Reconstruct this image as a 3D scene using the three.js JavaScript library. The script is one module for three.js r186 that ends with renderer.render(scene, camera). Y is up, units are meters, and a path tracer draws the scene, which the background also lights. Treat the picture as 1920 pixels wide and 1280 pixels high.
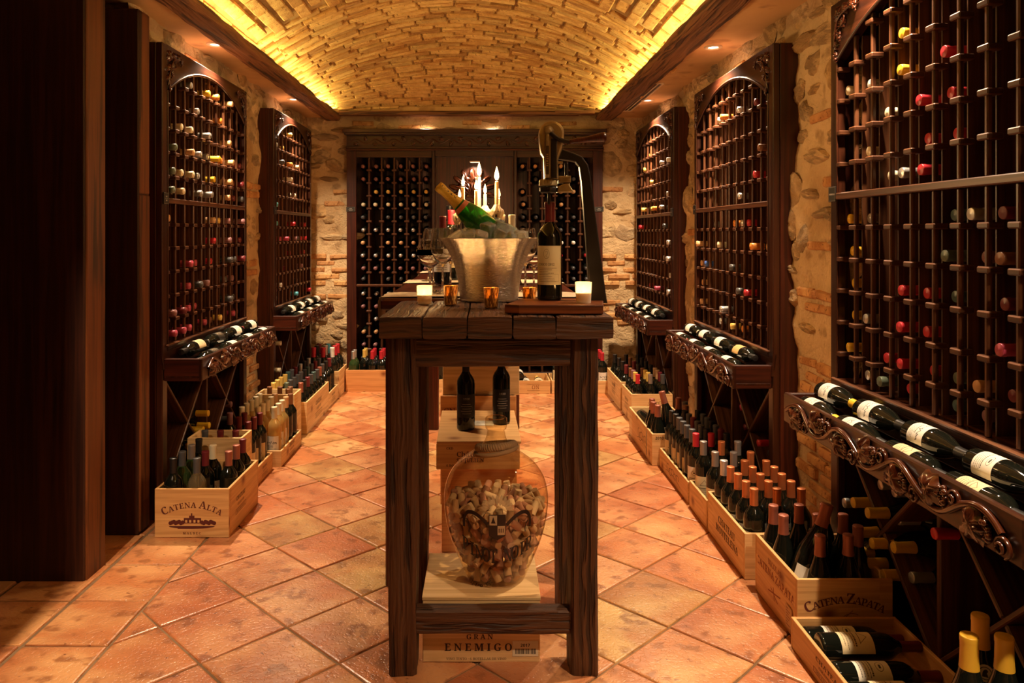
import * as THREE from 'three';
import { mergeGeometries, mergeVertices } from 'three/addons/utils/BufferGeometryUtils.js';
import { RectAreaLightUniformsLib } from 'three/addons/lights/RectAreaLightUniformsLib.js';

// ---------------------------------------------------------------- camera, light, exposure
RectAreaLightUniformsLib.init();
const scene = new THREE.Scene();
scene.background = new THREE.Color(0x000000);
const FOCAL = 1415, CX = 907, CY = 437, EYE = 1.25;          // focal length and principal point in the 1920 x 1280 frame
const camera = new THREE.PerspectiveCamera(2 * Math.atan(640 / FOCAL) * 180 / Math.PI, 1.5, 0.05, 60);
camera.position.set(0, EYE, 0); camera.lookAt(0, EYE, -1);
camera.setViewOffset(1920, 1280, 960 - CX, 640 - CY, 1920, 1280);   // a shifted lens: verticals stay vertical
scene.add(camera);
const renderer = new THREE.WebGLRenderer({ antialias: true });
renderer.toneMapping = THREE.LinearToneMapping;
renderer.toneMappingExposure = 1.0;
renderer.shadowMap.enabled = true;
const SPOT_CD = 19, SPOT_RGB = [1.0, 0.73, 0.47];             // recessed downlights
const COVE_W = 4.2, COVE_RGB = [1.0, 0.85, 0.3];             // cove strips behind the beams
const FLAME_CD = 0.26, FLAME_RGB = [1.0, 0.6, 0.25];

// ---------------------------------------------------------------- helpers
const seeded = (a) => () => { a |= 0; a = a + 0x6D2B79F5 | 0; let t = Math.imul(a ^ a >>> 15, 1 | a); t = t + Math.imul(t ^ t >>> 7, 61 | t) ^ t; return ((t ^ t >>> 14) >>> 0) / 4294967296; };
const rnd = seeded(20240611);
const rr = (a, b) => a + (b - a) * rnd();
const pick = (a) => a[Math.floor(rnd() * a.length) % a.length];
const clamp = (x, a = 0, b = 1) => Math.min(b, Math.max(a, x));
const lerp = (a, b, t) => a + (b - a) * t;
const smooth = (a, b, x) => { const t = clamp((x - a) / (b - a)); return t * t * (3 - 2 * t); };
const XP = (px, D) => (px - CX) * D / FOCAL;                  // pixel -> metres at a known distance
const YP = (py, D) => EYE - (py - CY) * D / FOCAL;
const taken = new Map();
function numbered(name) { const n = taken.get(name) || 0; taken.set(name, n + 1); return n ? name + '_' + String(n).padStart(3, '0') : name; }
function obj(name, geo, mat, parent = scene) {
  const m = new THREE.Mesh(geo, mat); m.name = parent === scene ? numbered(name) : name;
  m.castShadow = m.receiveShadow = true; parent.add(m); return m;
}
function at(m, x, y, z, rx = 0, ry = 0, rz = 0) { m.position.set(x, y, z); m.rotation.set(rx, ry, rz); return m; }
function tag(o, label, category, group) { o.userData = { label, category }; if (group) o.userData.group = group; return o; }
function thing(name, label, category, [x, y, z] = [0, 0, 0], turn = 0, group) {
  const o = new THREE.Group(); o.name = numbered(name); scene.add(o);
  o.position.set(x, y, z); o.rotation.y = turn; return tag(o, label, category, group);
}
function struct(name, geo, mat, label) { const m = obj(name, geo, mat); m.userData = { kind: 'structure', label, category: name.replace(/_\d+$|_(left|right|back|front)$/, '').replace(/_/g, ' ') }; return m; }
function partGroup(name, parent) { const g = new THREE.Group(); g.name = name; parent.add(g); return g; }

// periodic value noise
function lattice(seed, n) { const r = seeded(seed), a = new Float32Array(n * n); for (let i = 0; i < a.length; i++) a[i] = r(); return a; }
const LN = 64, LAT = [lattice(11, LN), lattice(12, LN), lattice(13, LN), lattice(14, LN)];
function vn(x, y, k = 0, px = LN, py = LN) {                   // period px, py cells
  const L = LAT[k]; const xi = Math.floor(x), yi = Math.floor(y); let fx = x - xi, fy = y - yi;
  fx = fx * fx * (3 - 2 * fx); fy = fy * fy * (3 - 2 * fy);
  const m = (v, p) => ((v % p) + p) % p, x0 = m(xi, px) % LN, x1 = m(xi + 1, px) % LN, y0 = m(yi, py) % LN, y1 = m(yi + 1, py) % LN;
  return lerp(lerp(L[y0 * LN + x0], L[y0 * LN + x1], fx), lerp(L[y1 * LN + x0], L[y1 * LN + x1], fx), fy);
}
function fbm(u, v, fx, fy, oct = 4, k = 0) { let s = 0, a = 0.5, t = 0; for (let o = 0; o < oct; o++) { s += a * vn(u * fx + o * 7.3, v * fy + o * 3.1, (k + o) % 4, Math.min(LN, fx), Math.min(LN, fy)); t += a; a *= 0.5; fx *= 2; fy *= 2; } return s / t; }
function texture(w, h, fn, srgb = true) {
  const d = new Uint8Array(w * h * 4);
  for (let y = 0; y < h; y++) for (let x = 0; x < w; x++) {
    const c = fn(x / w, y / h), i = (y * w + x) * 4;
    if (typeof c === 'number') d[i] = d[i + 1] = d[i + 2] = clamp(c) * 255; else { d[i] = clamp(c[0], 0, 255); d[i + 1] = clamp(c[1], 0, 255); d[i + 2] = clamp(c[2], 0, 255); }
    d[i + 3] = 255;
  }
  const t = new THREE.DataTexture(d, w, h, THREE.RGBAFormat); t.magFilter = THREE.LinearFilter; t.minFilter = THREE.LinearMipmapLinearFilter; t.generateMipmaps = true;
  t.wrapS = t.wrapT = THREE.RepeatWrapping; if (srgb) t.colorSpace = THREE.SRGBColorSpace; t.needsUpdate = true; return t;
}
const scaled = (t, sx, sy) => { const c = t.clone(); c.repeat.set(1 / sx, 1 / sy); c.needsUpdate = true; return c; };   // texture covers sx by sy metres
function canvas(w, h, draw) {
  const c = document.createElement('canvas'); c.width = w; c.height = h; const g = c.getContext('2d'); draw(g, w, h);
  const t = new THREE.CanvasTexture(c); t.colorSpace = THREE.SRGBColorSpace; t.magFilter = THREE.LinearFilter; return t;
}
const mix3 = (a, b, t) => [lerp(a[0], b[0], t), lerp(a[1], b[1], t), lerp(a[2], b[2], t)];

// uv in metres from the dominant normal of each triangle; grain = axis along u
function metricUV(geo, grain = 'x', ou = 0, ov = 0) {
  const g = geo.index ? geo.toNonIndexed() : geo; g.computeVertexNormals === undefined;
  const p = g.attributes.position, n = p.count, uv = new Float32Array(n * 2), A = [0, 0, 0], B = [0, 0, 0], C = [0, 0, 0];
  const gi = 'xyz'.indexOf(grain);
  for (let i = 0; i < n; i += 3) {
    A[0] = p.getX(i); A[1] = p.getY(i); A[2] = p.getZ(i); B[0] = p.getX(i + 1); B[1] = p.getY(i + 1); B[2] = p.getZ(i + 1); C[0] = p.getX(i + 2); C[1] = p.getY(i + 2); C[2] = p.getZ(i + 2);
    const ux = B[0] - A[0], uy = B[1] - A[1], uz = B[2] - A[2], vx = C[0] - A[0], vy = C[1] - A[1], vz = C[2] - A[2];
    const N = [Math.abs(uy * vz - uz * vy), Math.abs(uz * vx - ux * vz), Math.abs(ux * vy - uy * vx)];
    const dom = N[0] > N[1] ? (N[0] > N[2] ? 0 : 2) : (N[1] > N[2] ? 1 : 2);
    const rest = [0, 1, 2].filter((a) => a !== dom); let ua = rest[0], va = rest[1];
    if (rest.includes(gi)) { ua = gi; va = rest[0] === gi ? rest[1] : rest[0]; }
    [A, B, C].forEach((P, k) => { uv[(i + k) * 2] = P[ua] + ou + dom * 0.13; uv[(i + k) * 2 + 1] = P[va] + ov + dom * 0.29; });
  }
  g.setAttribute('uv', new THREE.BufferAttribute(uv, 2)); return g;
}
// chamfered box, 44 triangles, flat shaded, uv in metres
function cbox(w, h, d, c = 0.002, grain = 'x', ou = rnd(), ov = rnd()) {
  const H = [w / 2, h / 2, d / 2]; c = Math.min(c, ...H.map((v) => v * 0.8)); const pos = [];
  const vert = (s, ax) => { const v = [0, 0, 0]; for (let a = 0; a < 3; a++) v[a] = s[a] * (a === ax ? H[a] : H[a] - c); return v; };
  const tri = (a, b, q) => { // orient outward
    const n = [(b[1] - a[1]) * (q[2] - a[2]) - (b[2] - a[2]) * (q[1] - a[1]), (b[2] - a[2]) * (q[0] - a[0]) - (b[0] - a[0]) * (q[2] - a[2]), (b[0] - a[0]) * (q[1] - a[1]) - (b[1] - a[1]) * (q[0] - a[0])];
    const m = [a[0] + b[0] + q[0], a[1] + b[1] + q[1], a[2] + b[2] + q[2]];
    if (n[0] * m[0] + n[1] * m[1] + n[2] * m[2] < 0) pos.push(...a, ...q, ...b); else pos.push(...a, ...b, ...q);
  };
  const quad = (a, b, q, e) => { tri(a, b, q); tri(a, q, e); };
  for (let ax = 0; ax < 3; ax++) { const b = (ax + 1) % 3, q = (ax + 2) % 3;
    for (const s of [-1, 1]) { const S = (x, y) => { const r = [0, 0, 0]; r[ax] = s; r[b] = x; r[q] = y; return vert(r, ax); }; quad(S(-1, -1), S(1, -1), S(1, 1), S(-1, 1)); }
    for (const s of [-1, 1]) for (const t of [-1, 1]) { const S = (k, face) => { const r = [0, 0, 0]; r[ax] = k; r[b] = s; r[q] = t; return vert(r, face); }; quad(S(-1, b), S(1, b), S(1, q), S(-1, q)); } }
  for (const x of [-1, 1]) for (const y of [-1, 1]) for (const z of [-1, 1]) tri(vert([x, y, z], 0), vert([x, y, z], 1), vert([x, y, z], 2));
  const g = new THREE.BufferGeometry(); g.setAttribute('position', new THREE.Float32BufferAttribute(pos, 3)); g.computeVertexNormals();
  return metricUV(g, grain, ou, ov);
}
const shared = new Map();
function box(w, h, d, c = 0.002, grain = 'x') { const k = [w.toFixed(4), h.toFixed(4), d.toFixed(4), c, grain].join(); if (!shared.has(k)) shared.set(k, cbox(w, h, d, c, grain)); return shared.get(k); }
// a box cut fine and pushed about by noise: hewn timber
function hewn(w, h, d, n, amp, grain, seed = 0, freq = 6) {
  const g = new THREE.BoxGeometry(w, h, d, ...n); const p = g.attributes.position, gi = 'xyz'.indexOf(grain), o = [0, 1, 2].filter((a) => a !== gi);
  for (let i = 0; i < p.count; i++) {
    const P = [p.getX(i), p.getY(i), p.getZ(i)], L = P[gi];
    const e = [w, h, d];
    const q = o.map((a) => { const edge = Math.abs(Math.abs(P[a]) - e[a] / 2) < 1e-6; return edge; });
    o.forEach((a, k) => {
      const s = Math.sign(P[a]) || 1, b = o[1 - k];
      let dv = (fbm(L * 0.13 + seed * 0.37 + s * 0.21, (P[b] * 1.7 + seed * 0.11 + k * 0.3), freq * 4, 16, 3, k) - 0.5) * 2 * amp;
      dv += (fbm(L * 0.05 + seed, P[b] * 6 + s, 8, 48, 2, 2) - 0.5) * amp;
      if (q[k]) P[a] += s * (dv - (q[1 - k] ? amp * (0.6 + vn(L * 9 + seed, seed, 1)) : 0));
    });
    p.setXYZ(i, ...P);
  }
  const u = metricUV(g, grain, seed * 0.31, seed * 0.17); u.computeVertexNormals(); return u;
}
function tube(pts, r, seg = 24, rad = 6, closed = false) { return new THREE.TubeGeometry(new THREE.CatmullRomCurve3(pts.map((p) => p.isVector3 ? p : new THREE.Vector3(...p)), closed), seg, r, rad, closed); }
function lathe(pts, seg = 24, a0 = 0, a1 = Math.PI * 2) { return new THREE.LatheGeometry(pts.map((p) => new THREE.Vector2(p[0], p[1])), seg, a0, a1); }
function merged(list) { return mergeGeometries(list.map((g) => { const q = g.index ? g.toNonIndexed() : g.clone(); for (const k of Object.keys(q.attributes)) if (!['position', 'normal', 'uv'].includes(k)) q.deleteAttribute(k); return q; })); }
const move = (g, x = 0, y = 0, z = 0, rx = 0, ry = 0, rz = 0, s = 1) => { const q = g.clone(); q.applyMatrix4(new THREE.Matrix4().compose(new THREE.Vector3(x, y, z), new THREE.Quaternion().setFromEuler(new THREE.Euler(rx, ry, rz)), typeof s === 'number' ? new THREE.Vector3(s, s, s) : new THREE.Vector3(...s))); return q; };

// ---------------------------------------------------------------- procedural surfaces
const woodMap = texture(512, 512, (u, v) => {                   // fine dark hardwood
  const w = fbm(u, v, 2, 4, 3) * 0.5, g = fbm(u, v + w * 0.05, 4, 64, 3, 1), l = fbm(u, v, 2, 24, 3, 2);
  const t = g * 0.6 + l * 0.4; return mix3([120, 78, 54], [232, 178, 138], smooth(0.2, 0.85, t));
});
const pineMap = texture(512, 512, (u, v) => {
  const knot = (cx, cy) => { const dx = (u - cx) * 2, dy = v - cy; return Math.exp(-(dx * dx + dy * dy) * 260); };
  const k = knot(0.3, 0.62) + knot(0.78, 0.2);
  const w = fbm(u, v, 2, 3, 3) * 1.3 + k * 0.35, ring = fbm(u * 0.5, v + w * 0.12, 2, 24, 3, 2), f = fbm(u, v, 6, 64, 2, 1);
  const c = mix3([212, 176, 128], [240, 212, 166], smooth(0.2, 0.8, ring * 0.6 + f * 0.4));
  return mix3(c, [126, 78, 44], clamp(k * 0.8));
});
const rusticH = (u, v) => { const w = fbm(u, v, 4, 6, 3) * 0.05; const g = fbm(u, v + w, 4, 48, 4, 1), cr = fbm(u, v + w * 0.7, 3, 26, 3, 3); return g * 0.55 + 0.45 * smooth(0.3, 0.46, cr); };
const rusticMap = texture(512, 512, (u, v) => { const h = rusticH(u, v), s = fbm(u, v, 6, 6, 3, 2); return mix3(mix3([78, 54, 36], [176, 134, 92], smooth(0.15, 1.0, h)), [150, 124, 92], clamp(s - 0.45) * 0.8); });
const rusticBump = texture(512, 512, rusticH, false);
const clayH = (u, v) => fbm(u, v, 6, 6, 5) * 0.7 + 0.3 * smooth(0.3, 0.5, fbm(u, v, 40, 40, 2, 2));
const clayMap = texture(512, 512, (u, v) => {                   // mottled terracotta
  const a = fbm(u, v, 3, 3, 4), b = fbm(u, v, 7, 7, 4, 2), s = fbm(u, v, 44, 44, 2, 1), c = fbm(u, v, 14, 14, 3, 3);
  let q = mix3([184, 124, 86], [224, 180, 134], smooth(0.3, 0.72, a)); q = mix3(q, [200, 136, 92], smooth(0.5, 0.78, b) * 0.85); q = mix3(q, [140, 92, 60], smooth(0.58, 0.8, c) * 0.65);
  return mix3(q, [96, 56, 38], smooth(0.8, 0.95, s) * 0.7);
});
const clayBump = texture(512, 512, clayH, false);
const gritH = (u, v) => fbm(u, v, 10, 10, 5) * 0.6 + fbm(u, v, 50, 50, 2, 2) * 0.25 + 0.15 * smooth(0.25, 0.45, fbm(u, v, 24, 24, 3, 3));
const gritBump = texture(512, 512, gritH, false);
const brickMap = texture(512, 512, (u, v) => { const a = fbm(u, v, 5, 5, 4), p = fbm(u, v, 36, 36, 3, 2), g = fbm(u, v, 60, 60, 2, 1); let c = mix3([186, 140, 92], [236, 204, 152], smooth(0.25, 0.75, a)); c = mix3(c, [120, 84, 52], smooth(0.66, 0.86, p) * 0.75); return mix3(c, [244, 224, 184], smooth(0.6, 0.9, g) * 0.35); });
const plasterMap = texture(512, 512, (u, v) => { const a = fbm(u, v, 4, 4, 5), s = fbm(u, v, 18, 18, 3, 2); return mix3(mix3([190, 166, 132], [232, 214, 182], smooth(0.25, 0.75, a)), [150, 124, 92], smooth(0.62, 0.85, s) * 0.5); });
const stoneMap = texture(512, 512, (u, v) => { const a = fbm(u, v, 5, 5, 5), b = fbm(u, v, 12, 12, 4, 2), c = fbm(u, v, 3, 3, 3, 1); return mix3(mix3([176, 152, 122], [232, 212, 178], smooth(0.25, 0.75, a)), mix3([160, 142, 118], [206, 174, 130], smooth(0.3, 0.7, c)), smooth(0.45, 0.72, b) * 0.8); });
const fineBump = texture(256, 256, (u, v) => fbm(u, v, 32, 32, 3), false);

const phys = (o) => new THREE.MeshPhysicalMaterial(o), std = (o) => new THREE.MeshStandardMaterial(o);
const lin = (r, g, b) => new THREE.Color().setRGB(r, g, b);
const wood1 = scaled(woodMap, 0.9, 0.45), pine1 = scaled(pineMap, 0.7, 0.3), rust1 = scaled(rusticMap, 0.9, 0.5), rustB = scaled(rusticBump, 0.9, 0.5);
const M = {
  mahogany: phys({ map: wood1, color: lin(0.082, 0.04, 0.025), roughness: 0.33, clearcoat: 0.25, clearcoatRoughness: 0.25 }),
  mahoganyRed: phys({ map: wood1, color: lin(0.115, 0.036, 0.018), roughness: 0.4, clearcoat: 0.2, clearcoatRoughness: 0.3 }),
  rack: phys({ map: wood1, color: lin(0.2, 0.135, 0.088), roughness: 0.4 }),
  carved: phys({ map: wood1, color: lin(0.13, 0.056, 0.034), roughness: 0.24, clearcoat: 0.6, clearcoatRoughness: 0.12 }),
  panel: phys({ map: wood1, color: lin(0.07, 0.028, 0.012), roughness: 0.5 }),
  doorEdge: phys({ map: scaled(rusticMap, 1.4, 0.6), color: lin(0.4, 0.2, 0.08), roughness: 0.5 }),
  beam: std({ map: rust1, bumpMap: rustB, bumpScale: 0.02, color: lin(0.62, 0.45, 0.32), roughness: 0.75 }),
  rustic: std({ map: scaled(rusticMap, 0.5, 0.3), bumpMap: scaled(rusticBump, 0.5, 0.3), bumpScale: 0.008, color: lin(0.25, 0.155, 0.088), roughness: 0.58 }),
  stand: phys({ map: wood1, color: lin(0.34, 0.18, 0.085), roughness: 0.35 }),
  darkTable: phys({ map: wood1, color: lin(0.14, 0.035, 0.016), roughness: 0.3 }),
  plaster: std({ map: scaled(plasterMap, 1.1, 1.1), bumpMap: scaled(gritBump, 0.5, 0.5), bumpScale: 0.014, color: lin(0.84, 0.73, 0.58), roughness: 0.95 }),
  soffit: std({ map: scaled(plasterMap, 1.7, 1.7), bumpMap: scaled(gritBump, 0.8, 0.8), bumpScale: 0.0015, color: lin(0.82, 0.6, 0.38), roughness: 0.95 }),
  mortar: std({ map: scaled(plasterMap, 0.6, 0.6), bumpMap: scaled(gritBump, 0.2, 0.2), bumpScale: 0.004, color: lin(0.66, 0.52, 0.34), roughness: 1 }),
  grout: std({ map: scaled(plasterMap, 0.5, 0.5), color: lin(0.3, 0.22, 0.16), roughness: 0.9 }),
  black: std({ color: lin(0.012, 0.01, 0.009), roughness: 0.6 }),
  darkIron: std({ color: lin(0.03, 0.024, 0.02), roughness: 0.4, metalness: 0.7 }),
  brass: std({ color: lin(0.32, 0.24, 0.12), roughness: 0.34, metalness: 0.9, bumpMap: scaled(gritBump, 0.05, 0.05), bumpScale: 0.001 }),
  silver: std({ color: lin(0.62, 0.52, 0.39), roughness: 0.17, metalness: 1, bumpMap: scaled(gritBump, 0.07, 0.07), bumpScale: 0.0016 }),
  linen: std({ color: lin(0.7, 0.58, 0.4), roughness: 0.95, bumpMap: scaled(fineBump, 0.04, 0.04), bumpScale: 0.0006 }),
  glass: phys({ color: 0xffffff, transmission: 1, thickness: 0, roughness: 0.02, ior: 1.5 }),
  crystal: phys({ color: 0xffffff, transmission: 1, thickness: 0.002, roughness: 0.0, ior: 1.5 }),
  darkGlass: phys({ color: lin(0.006, 0.007, 0.005), roughness: 0.07, ior: 1.52 }),
  paper: std({ color: lin(0.72, 0.66, 0.54), roughness: 0.8 }),
  wax: phys({ color: lin(0.72, 0.55, 0.32), roughness: 0.5, transmission: 0.2, thickness: 0 }),
  white: std({ color: lin(0.8, 0.78, 0.72), roughness: 0.6 }),
};
const brickTints = [[0.84, 0.66, 0.42], [0.94, 0.8, 0.56], [0.66, 0.5, 0.33], [0.78, 0.68, 0.5], [1, 0.88, 0.66]].map((c) => std({ map: scaled(brickMap, 0.42, 0.42), bumpMap: scaled(gritBump, 0.16, 0.16), bumpScale: 0.004, color: lin(...c), roughness: 0.95 }));
const wallBrickTints = [[0.8, 0.62, 0.48], [0.88, 0.7, 0.54], [0.74, 0.54, 0.42]].map((c) => std({ map: scaled(brickMap, 0.4, 0.4), bumpMap: scaled(gritBump, 0.2, 0.2), bumpScale: 0.004, color: lin(...c), roughness: 0.95 }));
const stoneTints = [[0.95, 0.84, 0.68], [0.84, 0.72, 0.55], [0.9, 0.74, 0.5], [0.82, 0.76, 0.66], [1, 0.92, 0.76]].map((c) => std({ map: scaled(stoneMap, 0.5, 0.5), bumpMap: scaled(gritBump, 0.22, 0.22), bumpScale: 0.012, color: lin(...c), roughness: 0.95 }));
const clayTints = [[0.84, 0.7, 0.62], [1, 0.93, 0.78], [0.82, 0.6, 0.5], [0.76, 0.76, 0.56], [0.92, 0.76, 0.6]].map((c, i) => phys({ map: scaled(clayMap, 0.62 + i * 0.05, 0.62), bumpMap: scaled(clayBump, 0.3, 0.3), bumpScale: 0.0018, color: lin(...c), roughness: 0.3, clearcoat: 0.2, clearcoatRoughness: 0.25 }));
const pineTints = [[0.92, 0.8, 0.62], [0.85, 0.66, 0.44], [0.95, 0.86, 0.7], [0.86, 0.56, 0.34]].map((c) => std({ map: pine1, color: lin(...c), roughness: 0.6 }));
// ================================================================ room
const XL = -1.51, XR = 1.345, DB = 6.35, SOFFIT = 2.22, FL = -1.40, FR = 1.25, FB = 6.25;   // stone faces, soffit height, cabinet faces
const V3 = (x, y, D) => new THREE.Vector3(x, y, -D);

// ---- floor: grout bed and every tile
const floor = struct('floor', move(cbox(4.2, 0.08, 8.0, 0.002), -0.35, -0.046, -2.6), M.grout, 'terracotta tiled cellar floor laid diagonally with a straight border');
function tileGeo(poly, thick = 0.02, bevel = 0.006) {
  const s = new THREE.Shape(poly.map((p) => new THREE.Vector2(p[0], p[1])));
  const g = new THREE.ExtrudeGeometry(s, { depth: thick - bevel, bevelEnabled: true, bevelThickness: bevel * 0.7, bevelSize: bevel, bevelOffset: -bevel, bevelSegments: 2, curveSegments: 1 });
  g.rotateX(-Math.PI / 2); g.translate(0, -thick + bevel * 0.3, 0); return g;
}
const TS = 0.286, TH = TS / 2 - 0.0035;
const squareVariants = Array.from({ length: 8 }, (_, i) => { const j = () => rr(-0.002, 0.002); return metricUV(tileGeo([[-TH + j(), -TH + j()], [TH + j(), -TH + j()], [TH + j(), TH + j()], [-TH + j(), TH + j()]]), 'x', i * 0.137, i * 0.291); });
const BORDER = -1.137;
function clipPoly(poly, keep) { const out = []; for (let i = 0; i < poly.length; i++) { const a = poly[i], b = poly[(i + 1) % poly.length], da = keep(a), db = keep(b); if (da >= 0) out.push(a); if (da * db < 0) { const t = da / (da - db); out.push([lerp(a[0], b[0], t), lerp(a[1], b[1], t)]); } } return out; }
for (let i = -16; i < 16; i++) for (let j = -16; j < 16; j++) {
  const c = Math.SQRT1_2, cx = -0.8275 + ((i + 0.5) - (j + 0.5)) * TS * c, cD = 3.41 + ((i + 0.5) + (j + 0.5)) * TS * c;
  if (cx < BORDER - 0.2 || cx > 1.42 || cD < 1.45 || cD > 6.45) continue;
  const mat = clayTints[Math.floor(rnd() * 5) % 5];
  if (cx - TS * c < BORDER) {
    let poly = [[cx - (TH) / c, cD], [cx, cD - TH / c], [cx + TH / c, cD], [cx, cD + TH / c]]; poly = clipPoly(poly, (p) => p[0] - BORDER - 0.005);
    if (poly.length < 3) continue; const w = Math.max(...poly.map((p) => p[0])) - BORDER; if (w < 0.03) continue;
    at(obj('floor_tile', metricUV(tileGeo(poly.map((p) => [p[0], p[1]])), 'x', rnd(), rnd()), mat, floor), 0, 0, 0);
  } else at(obj('floor_tile', pick(squareVariants), mat, floor), cx, rr(-0.0015, 0.001), -cD, rr(-0.004, 0.004), Math.PI / 4 + Math.floor(rnd() * 4) * Math.PI / 2 + rr(-0.006, 0.006), rr(-0.004, 0.004));
}
const borderVariants = Array.from({ length: 5 }, (_, i) => metricUV(tileGeo([[-0.127, -0.136], [0.127, -0.136], [0.127, 0.136], [-0.127, 0.136]]), 'x', i * 0.31, i * 0.17));
for (let r = 0; r < 4; r++) for (let k = 0; k < (r ? 8 : 11); k++) at(obj('floor_tile', pick(borderVariants), clayTints[[1, 4, 1, 0, 4][Math.floor(rnd() * 5) % 5]], floor), BORDER - 0.132 - r * 0.268, rr(-0.0015, 0.001), -(2.43 - 3 * 0.28 + k * 0.28), rr(-0.004, 0.004), rr(-0.006, 0.006), rr(-0.004, 0.004));

// ---- stone walls: a lumpy plastered face with stones and thin bricks set in it
const stoneShapes = Array.from({ length: 12 }, (_, v) => {
  const n = 11, pos = [0, 0, 1], uv = [v * 0.21, v * 0.13], idx = [], out = [], asp = rr(0.7, 1);
  for (let i = 0; i < n; i++) out.push(rr(0.72, 1.08));
  [[0.5, 0.96], [0.86, 0.62], [1.14, -0.55]].forEach(([f, h], r) => { for (let i = 0; i < n; i++) { const a = i / n * Math.PI * 2 + r * 0.2, R = f * out[i]; pos.push(Math.cos(a) * R, Math.sin(a) * R * asp, r < 2 ? h * rr(0.5, 1.25) : h); uv.push(v * 0.21 + Math.cos(a) * R * 0.11, v * 0.13 + Math.sin(a) * R * 0.11); } });
  for (let i = 0; i < n; i++) { const j = (i + 1) % n; idx.push(0, 1 + i, 1 + j); for (let r = 0; r < 2; r++) { const a = 1 + r * n + i, b = 1 + r * n + j; idx.push(a, a + n, b, b, a + n, b + n); } }
  const g = new THREE.BufferGeometry(); g.setAttribute('position', new THREE.Float32BufferAttribute(pos, 3)); g.setAttribute('uv', new THREE.Float32BufferAttribute(uv, 2)); g.setIndex(idx); const f = g.toNonIndexed(); f.computeVertexNormals(); return f;
});
const thinBricks = Array.from({ length: 5 }, (_, i) => cbox(0.2, 0.036, 0.06, 0.006, 'x', i * 0.2, i * 0.37));
const WALLS = { left: [(u, y, w) => V3(XL + w, y, u), Math.PI / 2], right: [(u, y, w) => V3(XR - w, y, u), -Math.PI / 2], back: [(u, y, w) => V3(u, y, DB - w), 0] };
const lump = (u, y, k) => (fbm(u * 0.21 + k * 0.3, y * 0.21, 8, 8, 4, k) - 0.5) * 0.075 + (fbm(u * 0.5 + k, y * 0.5, 24, 24, 3, (k + 1) % 4) - 0.5) * 0.03;
function stoneWall(side, strips, label, seed) {
  const [place, turn] = WALLS[side], geos = [];
  for (const [u0, u1, y0, y1] of strips) {
    const nu = Math.max(2, Math.round((u1 - u0) / 0.025)), ny = Math.max(2, Math.round((y1 - y0) / 0.025)), g = new THREE.PlaneGeometry(1, 1, nu, ny), p = g.attributes.position, uv = g.attributes.uv;
    for (let i = 0; i < p.count; i++) { const u = lerp(u0, u1, p.getX(i) + 0.5), y = lerp(y0, y1, p.getY(i) + 0.5), q = place(u, y, lump(u, y, seed)); p.setXYZ(i, q.x, q.y, q.z); uv.setXY(i, u + seed, y); }
    if (side === 'right') { const ix = g.index.array; for (let i = 0; i < ix.length; i += 3) { const t = ix[i]; ix[i] = ix[i + 1]; ix[i + 1] = t; } }
    g.computeVertexNormals(); geos.push(g);
    const c = place((u0 + u1) / 2, (y0 + y1) / 2, -0.11), s = side === 'back' ? [u1 - u0, y1 - y0, 0.1] : [0.1, y1 - y0, u1 - u0];
    geos.push(move(new THREE.BoxGeometry(...s), c.x, c.y, c.z));
  }
  const wall = struct('wall_' + side, merged(geos), M.plaster, label), r = seeded(seed * 77 + 5);
  const done = [];
  for (const [u0, u1, y0, y1, what = 's'] of strips) {
    const area = (u1 - u0) * (y1 - y0), tries = Math.round(area * 230) + 10;
    if (what !== 's') for (const [bu, by, nr, nc] of what) for (let a = 0; a < nr; a++) for (let b = 0; b < nc; b++) {
      const u = bu + (b - (nc - 1) / 2) * 0.225 + (a % 2) * 0.09 + (r() - 0.5) * 0.03, y = by + a * 0.056; if (u < u0 || u > u1) continue;
      const q = place(u, y, lump(u, y, seed) - 0.02 + r() * 0.008), m = at(obj('brick', thinBricks[Math.floor(r() * 5)], wallBrickTints[Math.floor(r() * 3)], wall), q.x, q.y, q.z, 0, turn, (r() - 0.5) * 0.07); m.scale.set(0.7 + r() * 0.4, 0.9 + r() * 0.3, 1); done.push([u, y, 0.11]);
    }
    for (let k = 0; k < tries; k++) {
      const s = 0.05 + r() * r() * 0.09, u = lerp(u0, u1, r()), y = lerp(y0, y1, r());
      if (y1 - y0 > 0.3 && (y < y0 + s * 0.4)) continue;
      if (done.some(([a, b, q]) => Math.hypot(a - u, (b - y) * 1.15) < (q + s) * 0.86)) continue;
      done.push([u, y, s]);
      const flat = r() < 0.22, q = place(u, y, lump(u, y, seed) + 0.002), m = at(obj('stone', stoneShapes[Math.floor(r() * 12)], stoneTints[Math.floor(r() * 5)], wall), q.x, q.y, q.z, 0, turn, (r() - 0.5) * (flat ? 0.3 : 1.4));
      m.scale.set(s * (flat ? 1.5 : 1.1), s * (flat ? 0.45 : 0.95), 0.008 + r() * 0.012);
    }
  }
  return wall;
}
stoneWall('left', [[4.44, 5.05, 0, 2.23, [[4.75, 0.2, 9, 2], [4.7, 1.0, 2, 2], [4.8, 1.5, 2, 2]]], [6.09, 6.42, 0, 2.23], [3.2, 4.44, 2.07, 2.23, [[3.9, 2.14, 1, 1]]], [5.05, 6.09, 2.07, 2.23]], 'rough plastered stone wall behind the pair of racks with a dark panel beside them', 1);
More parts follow.
